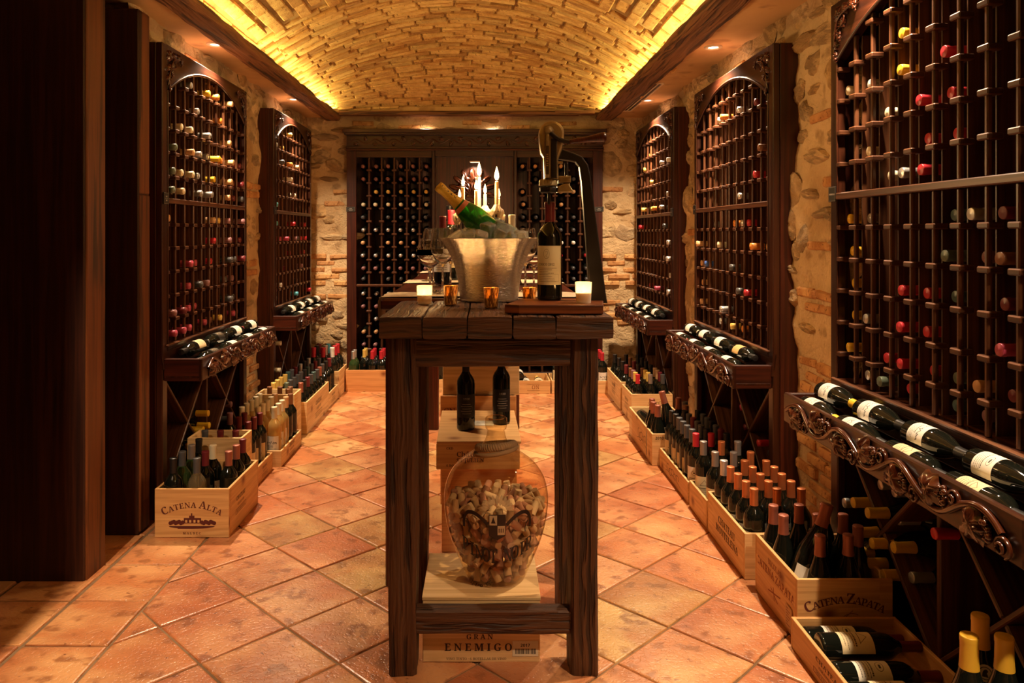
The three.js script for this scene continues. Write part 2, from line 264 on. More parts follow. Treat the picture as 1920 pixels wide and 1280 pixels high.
stoneWall('right', [[2.7, 3.28, 0, 2.23, [[2.94, 0.1, 12, 2], [3.02, 1.72, 1, 1], [2.87, 1.45, 1, 1], [2.97, 1.2, 1, 1], [2.92, 0.95, 2, 2]]], [4.46, 4.99, 0, 2.23, [[4.78, 0.5, 3, 2], [4.68, 1.2, 2, 1]]], [6.17, 6.42, 0, 2.23], [1.3, 2.7, 2.05, 2.23, [[2.3, 2.12, 1, 2]]], [3.28, 4.46, 2.05, 2.23, [[3.95, 2.12, 1, 1]]], [4.99, 6.17, 2.05, 2.23], [-1.2, 1.52, 0, 2.23]], 'rough stone and thin brick wall behind the row of three racks', 2);
stoneWall('back', [[-1.56, -1.12, 0, 2.3, [[-1.3, 0.83, 5, 2], [-1.2, 1.6, 1, 1], [-1.32, 0.72, 1, 2], [-1.25, 1.5, 1, 1]]], [0.97, 1.4, 0, 2.3, [[1.15, 0.83, 5, 2], [1.1, 0.5, 4, 2], [1.05, 1.62, 1, 1]]], [-1.12, 0.97, 2.08, 2.3, [[-1.0, 2.17, 1, 1], [-0.62, 2.14, 1, 1], [-0.1, 2.18, 1, 1], [0.3, 2.14, 1, 1], [0.7, 2.17, 1, 1]]]], 'rough stone end wall around the wide bottle cabinet', 3);
struct('wall_front', move(cbox(4.2, 2.7, 0.1, 0.002), -0.35, 1.3, 1.3), M.plaster, 'plastered wall closing the cellar');
// dark timber wall and the two deep door posts beside the racks
const sideWall = struct('wall_timber', move(cbox(0.1, 2.4, 4.2, 0.002, 'y'), -2.45, 1.15, -0.75), M.panel, 'dark timber wall');
{
  const a = struct('door_post', cbox(1.0, 2.3, 0.15, 0.004, 'y'), M.panel, 'broad dark timber door post with a lighter sawn edge'); at(a, -1.935, 1.13, -(2.71 + 0.075));
  at(obj('edge_board', cbox(0.012, 2.28, 0.135, 0.004, 'y'), M.doorEdge, a), 0.5, 0, 0);
  const b = struct('door_post', cbox(0.75, 2.18, 0.1, 0.004, 'y'), M.panel, 'narrower dark timber door post next to the first rack'); at(b, -1.805, 1.09, -(3.125 + 0.05));
  at(obj('edge_board', cbox(0.012, 1.4, 0.09, 0.004, 'y'), M.doorEdge, b), 0.375, -0.38, 0); at(obj('edge_board', cbox(0.012, 0.76, 0.088, 0.004, 'y', 0.4), M.doorEdge, b), 0.374, 0.705, 0);
}

struct('door_post', move(cbox(1.0, 2.3, 0.12, 0.004, 'y'), -1.905, 1.13, -1.81), M.panel, 'dark timber door post beside the viewer');
// ---- soffits, beams
struct('ceiling_soffit_left', move(cbox(1.2, 0.05, 7.7, 0.002), -1.86, SOFFIT + 0.025, -2.6), M.soffit, 'smooth tan plaster soffit above the two racks');
struct('ceiling_soffit_right', move(cbox(0.45, 0.05, 7.7, 0.002), 1.26, SOFFIT + 0.025, -2.6), M.soffit, 'smooth tan plaster soffit above the three racks');
struct('ceiling_soffit_back', move(cbox(2.9, 0.05, 0.3, 0.002), -0.12, SOFFIT + 0.045, -6.34), M.soffit, 'narrow plaster strip over the end cabinet');
struct('trim_1', move(hewn(0.135, 0.055, 7.3, [6, 3, 240], 0.006, 'z', 1), -1.245, 2.2, -2.55), M.beam, 'old hewn timber beam along the vault on the two-rack side');
struct('trim_2', move(hewn(0.155, 0.055, 7.3, [6, 3, 240], 0.006, 'z', 2), 0.997, 2.2, -2.55), M.beam, 'old hewn timber beam along the vault on the three-rack side');
struct('trim_3', move(hewn(1.95, 0.035, 0.1, [90, 3, 5], 0.003, 'x', 3), -0.2, 2.226, -6.17), M.beam, 'thin timber ledge under the end of the vault');
struct('trim_4', move(hewn(0.32, 0.028, 0.08, [20, 3, 4], 0.002, 'x', 5), 0.74, 2.232, -6.15), M.beam, 'short lighter board on the ledge under the vault');

// ---- brick vault
const VC = -0.12, VA = 1.2, VRISE = 0.42, VSPRING = 2.245, VR = (VA * VA + VRISE * VRISE) / (2 * VRISE), VEND = 6.24, VSPLIT = 4.2;
const vS = (x) => (Math.sqrt(Math.max(0, VR * VR - (x - VC) ** 2)) - (VR - VRISE)) / VRISE;
const vE = (D) => { const t = clamp((VEND - D) / 1.8); return 0.55 * Math.sin(t * Math.PI / 2) + 0.45 * Math.sqrt(1 - (1 - t) ** 2); };
const vY = (x, D) => VSPRING + VRISE * Math.max(0, vS(x)) * vE(D);
{
  const g = new THREE.PlaneGeometry(1, 1, 60, 110), p = g.attributes.position, uv = g.attributes.uv;
  for (let i = 0; i < p.count; i++) { const x = VC + (p.getX(i)) * 2 * VA, D = lerp(-1.2, VEND + 0.02, p.getY(i) + 0.5); p.setXYZ(i, x, vY(x, D) + 0.016, -D); uv.setXY(i, x, D); }
  g.computeVertexNormals();
  const vault = struct('ceiling', g, M.mortar, 'low vault of old yellowish bricks with deep joints lit from both sides');
  const rb = seeded(909), mk = (w, h, d) => { const q = cbox(w, h, d, 0.006, 'x', rb(), rb()), p = q.attributes.position; for (let i = 0; i < p.count; i++) { const x = p.getX(i), y = p.getY(i), z = p.getZ(i); const n = (k) => (vn(x * 31 + k * 9 + w * 70, z * 43 + y * 17 + k * 5, k) - 0.5); p.setXYZ(i, x + n(0) * 0.006, y + n(1) * 0.008, z + n(2) * 0.006); } q.computeVertexNormals(); return q; };
  const longs = [0, 1, 2, 3, 4].map(() => mk(0.205, 0.05, 0.05)), halves = [0, 1, 2].map(() => mk(0.13, 0.05, 0.049));
  const wides = [0, 1, 2, 3].map(() => mk(0.19, 0.05, 0.066));
  const list = [];
  const put = (geo, x, D, along, drop, sx = 1) => {
    const e = 0.004, tx = new THREE.Vector3(1, (vY(x + e, D) - vY(x - e, D)) / (2 * e), 0).normalize(), td = new THREE.Vector3(0, (vY(x, D - e) - vY(x, D + e)) / (2 * e), 1).normalize(), n = new THREE.Vector3().crossVectors(td, tx).normalize();
    const a = along ? td : tx, b = new THREE.Vector3().crossVectors(a, n).normalize(), m = new THREE.Matrix4().makeBasis(a, n, b);
    m.setPosition(new THREE.Vector3(x, vY(x, D), -D).addScaledVector(n, 0.022 - drop));
    m.multiply(new THREE.Matrix4().makeRotationFromEuler(new THREE.Euler((rb() - 0.5) * 0.05, (rb() - 0.5) * 0.025, (rb() - 0.5) * 0.035))); if (sx !== 1) m.scale(new THREE.Vector3(sx, 1, 1));
    const y = vY(x, D), py = CY - (y - EYE) * FOCAL / D, px = CX + x * FOCAL / D, hidden = Math.abs(x - VC) > 1.12;
    list.push([geo, m, py < -25 || hidden || D < 2 ? 1e9 + D : D * 1 + (py > 195 ? 0.2 : 0), brickTints[Math.floor(rb() * 5)]]);
  };
  // end part: courses run across, from the end ledge towards the camera
  let D = VEND - 0.02, k = 0;
  while (D > VSPLIT) {
    const slope = (vY(VC, D - 0.01) - vY(VC, D)) / 0.01, step = 0.06 / Math.sqrt(1 + slope * slope);
    let x = VC - VA + 0.02 - (k % 2) * 0.1 - rb() * 0.05;
    while (x < VC + VA) { const h = rb() < 0.22, len = h ? 0.14 : 0.215, s = 0.92 + rb() * 0.16, c = x + len * s / 2; if (Math.abs(c - VC) < VA - 0.03) put(h ? halves[Math.floor(rb() * 3)] : longs[Math.floor(rb() * 5)], c, D - step / 2, false, rb() * 0.016, s); x += len * s * Math.cos(Math.atan((vY(c + 0.01, D) - vY(c - 0.01, D)) / 0.02)) + 0.002; }
    D -= step; k++;
  }
  // front part: courses run lengthwise
  let arc = 0; const N = 32;
  for (let c = 0; c < N; c++) { const x = VC - VA + (c + 0.5) / N * 2 * VA; let d = VSPLIT - 0.01 - (c % 2) * 0.09; while (d > 0.6) { const s = 0.85 + rb() * 0.25, len = 0.2 * s; put(wides[Math.floor(rb() * 4)], x, d - len / 2, true, rb() * 0.014 + 0.004, s); d -= len + 0.003; } }
  list.sort((a, b) => a[2] - b[2]);
  const rest = [];
  list.forEach(([geo, m, key, mat], i) => {
    if (i < 300 && key < 1e8) { const b = obj('brick', geo, mat, vault); b.applyMatrix4(m); } else rest.push(geo.clone().applyMatrix4(m));
  });
  const r = obj('brickwork', merged(rest), brickTints[1], vault); r.userData = { kind: 'stuff', label: 'remaining bricks of the vault' };
}

// ---- cove strips on top of the two beams
for (const [x, inward] of [[-1.215, 1], [0.965, -1]]) {
  const t = thing('cove_light_strip', x < 0 ? 'glowing yellow light strip on the beam above the two racks' : 'glowing yellow light strip on the beam above the three racks', 'light strip', [x, 2.232, -3.0]);
  obj('led_strip', box(0.016, 0.006, 6.2, 0.001, 'z'), std({ color: lin(0.4, 0.36, 0.2), emissive: lin(...COVE_RGB), emissiveIntensity: 6 }), t);
  const l = new THREE.RectAreaLight(lin(...COVE_RGB), COVE_W * 8, 6.2, 0.03); l.name = 'cove_lamp'; l.position.set(x, 2.245, -3.0); scene.add(l);
  l.lookAt(x + inward * 0.35, 3.2, -3.0);
}
// ---- recessed downlights
const lensGlow = std({ color: lin(0.9, 0.85, 0.75), emissive: lin(1, 0.86, 0.66), emissiveIntensity: 14 }), trimMat = std({ color: lin(0.7, 0.55, 0.38), roughness: 0.5 });
const ringGeo = lathe([[0.026, 0.004], [0.03, -0.004], [0.044, -0.004], [0.047, 0], [0.047, 0.003]], 28), lensGeo = move(new THREE.CircleGeometry(0.027, 24), 0, 0.0, 0, Math.PI / 2);
function downlight(x, D, y, cd, where, aim = 0, r = 1, cone = 1.1, ahead = 0) {
  const t = thing('ceiling_spotlight', 'small round glowing recessed spotlight ' + where, 'spotlight', [x, y - 0.0035, -D]);
  const ring = obj('trim_ring', ringGeo, trimMat, t), lens = obj('lens', lensGeo, lensGlow, t); ring.scale.set(r, 1, r); lens.scale.set(r, 1, r); at(lens, 0, 0.0015, 0);
  const s = new THREE.SpotLight(lin(...SPOT_RGB), cd, 0, cone, cone < 1 ? 0.7 : 1.0, 2); s.name = 'spot_lamp'; s.position.set(x, y - 0.012, -D); s.target.position.set(x + aim, 0, -D - ahead); s.castShadow = true; s.shadow.radius = 1.4; s.shadow.mapSize.set(1024, 1024); scene.add(s, s.target);
}
for (const [D, w] of [[3.87, 'above the rack next to the door posts'], [5.45, 'above the rack with pale capsules in the corner']]) downlight(-1.375, D, SOFFIT, SPOT_CD, w, 0.15);
downlight(-1.36, 1.3, SOFFIT, SPOT_CD * 0.9, 'in front of the side doorway', 0.12, 1, 0.42, 1.35);
for (const [D, w] of [[0.75, 'near the entrance wall'], [2.35, 'above the big rack with red capsules'], [3.93, 'above the middle arched rack'], [5.5, 'beside the slotted air vent']]) downlight(1.195, D, SOFFIT, SPOT_CD * (D < 2 ? 1.1 : D < 3 ? 0.75 : 1), w, -0.15);
for (const [x, w] of [[-0.485, 'over one bay of the end cabinet'], [0.075, 'over the niche of the end cabinet']]) downlight(x, 6.225, SOFFIT + 0.02, SPOT_CD * 0.2, w, 0, 0.7);
{ // air vent
  const t = thing('air_vent', 'long narrow slotted air vent in the soffit', 'vent', [1.13, SOFFIT - 0.004, -5.42]);
  for (const s of [-1, 1]) { at(obj('vent_frame', box(0.012, 0.008, 1.1, 0.001, 'z'), trimMat, t), s * 0.03, 0, 0); at(obj('vent_frame', box(0.06, 0.008, 0.012, 0.001, 'x'), trimMat, t), 0, 0, s * 0.55); }
  at(obj('slot', box(0.05, 0.002, 1.09, 0.0005, 'z'), M.black, t), 0, 0.003, 0); at(obj('blade', box(0.008, 0.006, 1.09, 0.001, 'z'), trimMat, t), 0, 0, 0);
}
// ================================================================ bottles
const CAP = {};
const capMat = (c, metal, rough) => std({ color: lin(...c), metalness: metal, roughness: rough });
Object.entries({ red: [0.5, 0.02, 0.035], darkred: [0.14, 0.014, 0.02], pink: [0.42, 0.05, 0.1], gold: [0.75, 0.5, 0.12], yellow: [0.8, 0.5, 0.03], mustard: [0.62, 0.36, 0.03], orange: [0.75, 0.26, 0.04], cream: [0.75, 0.66, 0.46], white: [0.78, 0.76, 0.7], black: [0.012, 0.011, 0.011], green: [0.1, 0.13, 0.09], teal: [0.05, 0.1, 0.1], mauve: [0.26, 0.12, 0.13], tan: [0.62, 0.36, 0.17], brown: [0.2, 0.075, 0.03], slate: [0.07, 0.07, 0.075], blue: [0.05, 0.12, 0.4], cyan: [0.1, 0.45, 0.6] }).forEach(([k, c]) => { CAP[k] = capMat(c, 0.05, 0.38); });
CAP.copper = capMat([0.62, 0.2, 0.07], 0.55, 0.36); CAP.rust = capMat([0.34, 0.11, 0.07], 0.35, 0.36); CAP.silver = capMat([0.62, 0.62, 0.62], 0.75, 0.34); CAP.pewter = capMat([0.3, 0.26, 0.24], 0.5, 0.36);
const GLASS = {
  dark: M.darkGlass,
  green: phys({ color: lin(0.1, 0.2, 0.06), roughness: 0.06, transmission: 0.75, thickness: 0, ior: 1.5 }),
  clear: phys({ color: lin(0.8, 0.66, 0.38), roughness: 0.05, transmission: 0.9, thickness: 0, ior: 1.5 }),
  straw: phys({ color: lin(0.86, 0.62, 0.2), roughness: 0.06, transmission: 0.7, thickness: 0, ior: 1.5 }),
};
const scribble = (bg, ink, seed, art) => canvas(160, 160, (g, w, h) => {
  const r = seeded(seed); g.fillStyle = bg; g.fillRect(0, 0, w, h); g.fillStyle = ink; g.strokeStyle = ink;
  if (art === 'arch') { g.lineWidth = 2; g.beginPath(); g.moveTo(50, 64); g.lineTo(80, 26); g.lineTo(110, 64); g.stroke(); g.fillRect(46, 64, 68, 3); }
  if (art === 'script') { g.lineWidth = 3; g.beginPath(); g.moveTo(24, 60); for (let i = 0; i < 16; i++) g.quadraticCurveTo(28 + i * 7, 30 + r() * 50, 30 + i * 7.4, 52 + r() * 22); g.stroke(); }
  if (art === 'oval') { g.lineWidth = 2; g.beginPath(); g.ellipse(80, 46, 24, 17, 0, 0, 7); g.stroke(); g.fillRect(70, 40, 20, 10); }
  for (let i = 0; i < 5; i++) { const lw = 40 + r() * 70, y = 84 + i * 14; let x = 80 - lw / 2; while (x < 80 + lw / 2) { const q = 2 + r() * 7; g.fillRect(x, y, q, i ? 3 : 7); x += q + 2.5; } }
});
const LAB = {
  white: std({ map: scribble('#e9e4d6', '#3a332c', 3, 'oval'), roughness: 0.7 }), cream: std({ map: scribble('#dcc9a0', '#4a2e1e', 5, 'arch'), roughness: 0.7 }),
  script: std({ map: scribble('#e4e1d8', '#2c2a2c', 8, 'script'), roughness: 0.7 }), amber: std({ map: scribble('#d9b070', '#6a3018', 9, 'oval'), roughness: 0.7 }), kraft: std({ map: scribble('#a57648', '#3a2010', 13, 'arch'), roughness: 0.8 }),
  ink: std({ map: scribble('#16130f', '#b9975a', 15, 'oval'), roughness: 0.5 }),
};
const PROFILE = {                                                   // radius, height; capsule from .cap up; label between .lab
  bordeaux: { body: [[0, 0.004], [0.03, 0], [0.0365, 0.003], [0.0378, 0.01], [0.0378, 0.188], [0.0358, 0.203], [0.029, 0.217], [0.02, 0.229], [0.0152, 0.24], [0.0142, 0.262], [0.0142, 0.292]], cap: [[0.0156, 0.236], [0.0151, 0.25], [0.0149, 0.284], [0.0158, 0.288], [0.0158, 0.298], [0.0146, 0.301], [0, 0.3012]], lab: [0.055, 0.15, 0.03815] },
  burgundy: { body: [[0, 0.004], [0.034, 0], [0.0405, 0.004], [0.0415, 0.012], [0.0415, 0.135], [0.04, 0.155], [0.035, 0.18], [0.027, 0.205], [0.0195, 0.227], [0.016, 0.245], [0.0148, 0.292]], cap: [[0.0176, 0.238], [0.0163, 0.256], [0.0157, 0.286], [0.0165, 0.289], [0.0165, 0.298], [0.0152, 0.301], [0, 0.3012]], lab: [0.045, 0.125, 0.0419] },
};
for (const p of Object.values(PROFILE)) { p.bodyGeo = lathe(p.body, 22); p.capGeo = lathe(p.cap, 20); p.labGeo = move(new THREE.CylinderGeometry(p.lab[2], p.lab[2], p.lab[1] - p.lab[0], 16, 1, true, -1.25, 2.5), 0, (p.lab[0] + p.lab[1]) / 2, 0); p.low = lathe(p.body.filter((_, i) => i % 2 === 0 || i > 8), 10); p.lowCap = lathe([p.cap[0], p.cap[2], p.cap[4], p.cap[6]], 12); }
const protos = new Map();
let bottleCount = 0;
function bottle(spec, matrix, label, group, scale = 1) {            // spec: 'shape glass capsule label'
  let p = protos.get(spec);
  if (!p) {
    const [shape, glass, cap, lab] = spec.split(' '), S = PROFILE[shape]; p = new THREE.Group();
    const add = (n, g, m) => { const q = new THREE.Mesh(g, m); q.name = n; q.castShadow = q.receiveShadow = true; p.add(q); return q; };
    add('bottle_body', S.bodyGeo, GLASS[glass]); add('capsule', S.capGeo, CAP[cap]);
    if (lab && lab !== '-') add('bottle_label', S.labGeo, LAB[lab]);
    protos.set(spec, p);
  }
  const b = p.clone(); b.name = numbered('wine_bottle'); b.applyMatrix4(matrix); if (scale !== 1) b.scale.setScalar(scale);
  tag(b, label, 'wine bottle', group); scene.add(b); bottleCount++; return b;
}
const TRS = (x, y, z, rx = 0, ry = 0, rz = 0, order = 'YXZ') => new THREE.Matrix4().compose(new THREE.Vector3(x, y, z), new THREE.Quaternion().setFromEuler(new THREE.Euler(rx, ry, rz, order)), new THREE.Vector3(1, 1, 1));
const massOf = new Map();                                           // the many small racked bottles of the other cabinets
function massBottle(cap, matrix, shape = 'bordeaux') { const S = PROFILE[shape]; for (const [m, g] of [[M.darkGlass, S.low], [CAP[cap], S.lowCap]]) { if (!massOf.has(m)) massOf.set(m, []); massOf.get(m).push(g.clone().applyMatrix4(matrix)); } }

// ================================================================ carved ornament
function leafGeo(lobes = 5, seed = 1) {
  const n = 30, pos = [0, 0, 0.3], uv = [0, 0], idx = [], r = seeded(seed), ph = r();
  for (let q = 1; q <= 3; q++) for (let i = 0; i < n; i++) {
    const a = i / n * Math.PI * 2, lob = 0.62 + 0.38 * Math.pow(Math.abs(Math.cos(a * lobes / 2)), 0.7), notch = 1 + 0.06 * Math.sin(a * 17), R = [0, 0.4, 0.8, 1][q] * lob * notch;
    const vein = Math.pow(Math.abs(Math.cos(a * lobes / 2)), 6) * 0.1; pos.push(Math.cos(a) * R, Math.sin(a) * R, [0, 0.34 - vein, 0.26 + 0.1 * Math.sin(a * 3 + ph) - vein, 0][q]); uv.push(Math.cos(a) * R * 0.05, Math.sin(a) * R * 0.05);
  }
  for (let i = 0; i < n; i++) { const j = (i + 1) % n; idx.push(0, 1 + i, 1 + j); for (let q = 0; q < 2; q++) { const a = 1 + q * n + i, b = 1 + q * n + j; idx.push(a, a + n, b, b, a + n, b + n); } }
  const g = new THREE.BufferGeometry(); g.setAttribute('position', new THREE.Float32BufferAttribute(pos, 3)); g.setAttribute('uv', new THREE.Float32BufferAttribute(uv, 2)); g.setIndex(idx); g.computeVertexNormals(); return g;
}
const LEAF = [leafGeo(5, 1), leafGeo(3, 2), leafGeo(7, 3)];
const berry = new THREE.IcosahedronGeometry(1, 1);
const GRAPES = merged([[0, 0], [1.7, 0.2], [-1.6, 0.1], [0.8, -1.5], [-0.9, -1.4], [0, -2.9], [0.9, 1.3], [-0.8, 1.4], [1.2, -2.7], [0.2, -4.2]].map(([x, y], i) => move(berry, x, y, 0.2 + (i % 3) * 0.35)));
const SCROLL = tube(Array.from({ length: 22 }, (_, i) => { const a = i / 21 * Math.PI * 3.6, r = 1 - i / 26; return [Math.cos(a) * r, Math.sin(a) * r, 0.12 + i * 0.012]; }), 0.14, 44, 6);
const TRAYL = 1.1;
const VINE = tube(Array.from({ length: 41 }, (_, i) => [-TRAYL / 2 + 0.02 + i / 40 * (TRAYL - 0.04), -0.03 * Math.sin(i / 40 * Math.PI * 7) * -1, 0.007 + 0.003 * Math.cos(i * 0.9)]), 0.008, 150, 6);
function carveTray(board) {
  obj('vine', VINE, M.carved, board);
  for (let i = 0; i < 7; i++) {
    const x = -TRAYL / 2 + 0.02 + (i + 0.5) * (TRAYL - 0.04) / 7, up = i % 2 ? 1 : -1;
    const leaf = at(obj('carved_leaf', LEAF[i % 3], M.carved, board), x - 0.012, up * 0.012, 0.003, 0, 0, i * 1.3); leaf.scale.set(0.044, 0.044, 0.055);
    const g = at(obj('carved_grapes', GRAPES, M.carved, board), x + 0.03, up * 0.016, 0.004, 0, 0, up > 0 ? 0.3 : Math.PI); g.scale.setScalar(0.0076);
    const s = at(obj('carved_scroll', SCROLL, M.carved, board), x + 0.078, up * 0.022, 0.002, 0, 0, i * 1.9); s.scale.set(0.023, 0.023, 0.04);
  }
}
function carveCorner(cab, x, y, sx) {                               // triangular spray of vine leaves and grapes in a spandrel
  const g = partGroup('carved_corner', cab); g.position.set(x, y, 0.001); g.scale.x = sx;
  obj('tendril', tube([[0.01, -0.16, 0.004], [0.02, -0.1, 0.01], [0.045, -0.05, 0.012], [0.1, -0.03, 0.01], [0.17, -0.022, 0.004]], 0.004, 30, 5), M.carved, g);
  obj('tendril', tube([[0.03, -0.07, 0.008], [0.07, -0.075, 0.012], [0.085, -0.05, 0.01], [0.07, -0.035, 0.008]], 0.003, 20, 5), M.carved, g);
  [[0.03, -0.028, 0.03, 0], [0.075, -0.022, 0.024, 1], [0.12, -0.016, 0.02, 2], [0.025, -0.085, 0.026, 1], [0.018, -0.13, 0.02, 2], [0.06, -0.06, 0.022, 0]].forEach(([a, b, s, k]) => { const l = at(obj('carved_leaf', LEAF[k], M.carved, g), a, b, 0, 0, 0, a * 40); l.scale.set(s, s, 0.035); });
  [[0.045, -0.1], [0.15, -0.028], [0.02, -0.165]].forEach(([a, b]) => { const q = at(obj('carved_grapes', GRAPES, M.carved, g), a, b, 0.006); q.scale.setScalar(0.0048); });
}

// ================================================================ side cabinets with rack, sloped apron, carved tray and crossed bins
const CW = 1.17, NCOL = 10, PITCH = (CW - 0.1) / NCOL, ROW = 0.1065;
const plaqueText = (lines) => canvas(128, 128, (g, w, h) => { g.fillStyle = '#171310'; g.fillRect(0, 0, w, h); g.strokeStyle = '#8a7a66'; g.lineWidth = 3; g.strokeRect(5, 5, w - 10, h - 10); g.fillStyle = '#cfc7b8'; g.textAlign = 'center'; g.textBaseline = 'middle'; g.font = 'bold 20px sans-serif'; lines.forEach((t, i) => g.fillText(t, w / 2, h / 2 + (i - (lines.length - 1) / 2) * 44)); if (lines.length > 1) g.fillRect(24, h / 2 - 1, w - 48, 2); });
function cabinet(side, D0, W, o) {
  const left = side === 'left', cab = thing('wine_cabinet', o.label, 'wine cabinet', [left ? FL : FR, o.sink || 0, left ? -D0 : -(o.end)], left ? Math.PI / 2 : -Math.PI / 2, 'arched wine cabinets along the walls');
  const K = o.size || 1, y0 = -(o.sink || 0) / K; cab.scale.setScalar(K); const { rail, top } = o, spring = top - 0.2, apex = top - 0.045, pit = (W - 0.1) / NCOL, low = 0.76;
  const P = (n, w, h, d, x, y, z, m = M.mahogany, g = 'x', c = 0.003, parent = cab) => at(obj(n, box(w, h, d, c, g), m, parent), x, y, z);
  const half = (W - 0.1) / 2, rise = apex - spring, RA = (half * half + rise * rise) / (2 * rise), archY = (x) => apex - RA + Math.sqrt(Math.max(0, RA * RA - (x - W / 2) ** 2));
  for (const x of [0.01, W - 0.01]) { P('side_panel', 0.02, top - y0, 0.385, x, (top + y0) / 2, -0.2225, M.mahoganyRed, 'y'); }
  P('back_panel', W - 0.04, top - 0.02 - y0, 0.012, W / 2, (top + y0) / 2, -0.405, M.rack, 'y'); P('top_panel', W - 0.04, 0.02, 0.37, W / 2, top - 0.012, -0.215, M.mahogany);
  for (const x of [0.025, W - 0.025]) { P('stile', 0.05, top - y0, 0.03, x, (top + y0) / 2, -0.015, M.mahogany, 'y', 0.004); P('stile_bead', 0.008, spring - low, 0.008, x + (x < 0.5 ? 0.026 : -0.026), (spring + low) / 2, 0.001, M.mahogany, 'y', 0.003); }
  { // arched head
    const s = new THREE.Shape(); s.moveTo(0.05, spring); s.lineTo(0.05, top); s.lineTo(W - 0.05, top); s.lineTo(W - 0.05, spring); for (let i = 0; i <= 28; i++) { const x = W - 0.05 - i / 28 * (W - 0.1); s.lineTo(x, archY(x)); }
    const g = metricUV(new THREE.ExtrudeGeometry(s, { depth: 0.028, bevelEnabled: true, bevelThickness: 0.002, bevelSize: 0.002, bevelOffset: -0.002, bevelSegments: 1, curveSegments: 1 }), 'x'); g.computeVertexNormals();
    at(obj('arched_head', g, M.mahogany, cab), 0, 0, -0.03);
    obj('arch_bead', tube(Array.from({ length: 29 }, (_, i) => { const x = 0.052 + i / 28 * (W - 0.104); return [x, archY(x) - 0.002, 0.002]; }), 0.007, 48, 6), M.mahogany, cab);
    carveCorner(cab, 0.035, top - 0.02, 1); carveCorner(cab, W - 0.035, top - 0.02, -1);
  }
  P('middle_rail', W - 0.1, 0.022, 0.03, W / 2, rail, -0.008, M.rack); P('lower_rail', W - 0.1, 0.03, 0.03, W / 2, low - 0.015, -0.012, M.mahogany); P('shelf', W - 0.1, 0.012, 0.36, W / 2, low - 0.006, -0.2, M.rack);
  for (let k = 1; k < NCOL; k++) {
    const x = 0.05 + k * pit, ya = archY(x);
    P('slat', 0.0125, rail - 0.011 - low, 0.014, x, (rail - 0.011 + low) / 2, -0.012, M.rack, 'y'); P('slat', 0.0125, ya - rail - 0.011, 0.014, x, (ya + rail + 0.011) / 2, -0.012, M.rack, 'y');
    P('divider', 0.006, ya - low - 0.004, 0.31, x, (ya + low) / 2, -0.185, M.rack, 'y', 0.001);
    for (let r = -5; r < 7; r++) { if (!r) continue; const y = rail + r * ROW; if (y > ya - 0.02 || y < low + 0.03) continue; P('cradle', 0.043, 0.016, 0.04, x, y, -0.016, M.rack, 'z'); }
  }
  for (const s of [0, 1]) for (let r = -5; r < 6; r++) { if (!r) continue; const y = rail + r * ROW; if (y > spring || y < low + 0.03) continue; P('cradle', 0.0215, 0.016, 0.04, s ? W - 0.05 - 0.0108 : 0.0608, y, -0.016, M.rack, 'z'); }
  { const ap = P('sloped_apron', W, 0.1, 0.014, W / 2, 0.702, -0.006, M.mahogany, 'x', 0.003); ap.rotation.x = -0.16; P('apron_bead', W - 0.06, 0.01, 0.014, W / 2, low - 0.006, 0.006, M.rack); }
  // tray
  const tray = partGroup('display_tray', cab), tz = o.tray || 0.17, T = (n, w, h, d, x, y, z, m = M.mahogany, g = 'x') => P(n, w, h, d, x, y, z, m, g, 0.003, tray);
  T('tray_floor', TRAYL + 0.06, 0.012, tz - 0.02, W / 2, 0.622, tz / 2 - 0.002); for (const x of [W / 2 - TRAYL / 2 - 0.02, W / 2 + TRAYL / 2 + 0.02]) T('end_board', 0.018, 0.098, tz - 0.012, x, 0.652, tz / 2 - 0.004, M.mahoganyRed, 'z');
  const fb = T('carved_front', TRAYL + 0.058, 0.1, 0.018, W / 2, 0.652, tz - 0.009); fb.geometry = box(TRAYL + 0.058, 0.1, 0.018, 0.004, 'x');
  const carve = new THREE.Group(); carve.name = 'carving'; tray.add(carve); carve.position.set(W / 2, 0.652, tz);
  for (const add of [carve]) carveTray(add); while (carve.children.length) { const c = carve.children[0]; c.position.add(carve.position); tray.add(c); } tray.remove(carve);
  // crossed bins
  const b0 = 0.09, b1 = 0.6, bw = (W - 0.1) / 2, ang = Math.atan2(b1 - b0, bw), len = Math.hypot(b1 - b0, bw) - 0.012;
  P('plinth', W - 0.04, b0 - y0, 0.36, W / 2, (b0 + y0) / 2, -0.2, M.mahogany); P('bin_top', W - 0.04, 0.014, 0.37, W / 2, b1 + 0.008, -0.2, M.mahogany);
  P('bin_post', 0.018, b1 - b0, 0.36, W / 2, (b0 + b1) / 2, -0.2, M.rack, 'y');
  for (const s of [0, 1]) { const cx = 0.05 + bw / 2 + s * bw; const a = P('bin_board', len, 0.014, 0.34, cx, (b0 + b1) / 2, -0.18, M.rack); a.rotation.z = ang; for (const q of [-1, 1]) { const h = P('bin_board', len / 2 - 0.008, 0.014, 0.34, cx + q * Math.cos(ang) * (len / 4 + 0.004), (b0 + b1) / 2 - q * Math.sin(ang) * (len / 4 + 0.004), -0.18, M.rack); h.rotation.z = -ang; } }
  if (o.plaque) { const px = o.plaqueFar ? W - 0.025 : 0.025; const pl = P('plaque', 0.052, 0.052, 0.006, px, rail + 0.008, 0.004, M.black, 'x', 0.001); at(obj('plaque_text', new THREE.PlaneGeometry(0.05, 0.05), std({ map: plaqueText(o.plaque), roughness: 0.5 }), pl), 0, 0, 0.0035); }
  cab.updateMatrixWorld(true);
  cab.cell = (c, r) => { const y = r < 0 ? (r === -6 ? low : rail + r * ROW) : rail + (r ? r * ROW : 0.011); return new THREE.Vector3(0.05 + (c + 0.5) * pit, y + (r === 0 || r === -6 ? 0 : 0.008), 0); };
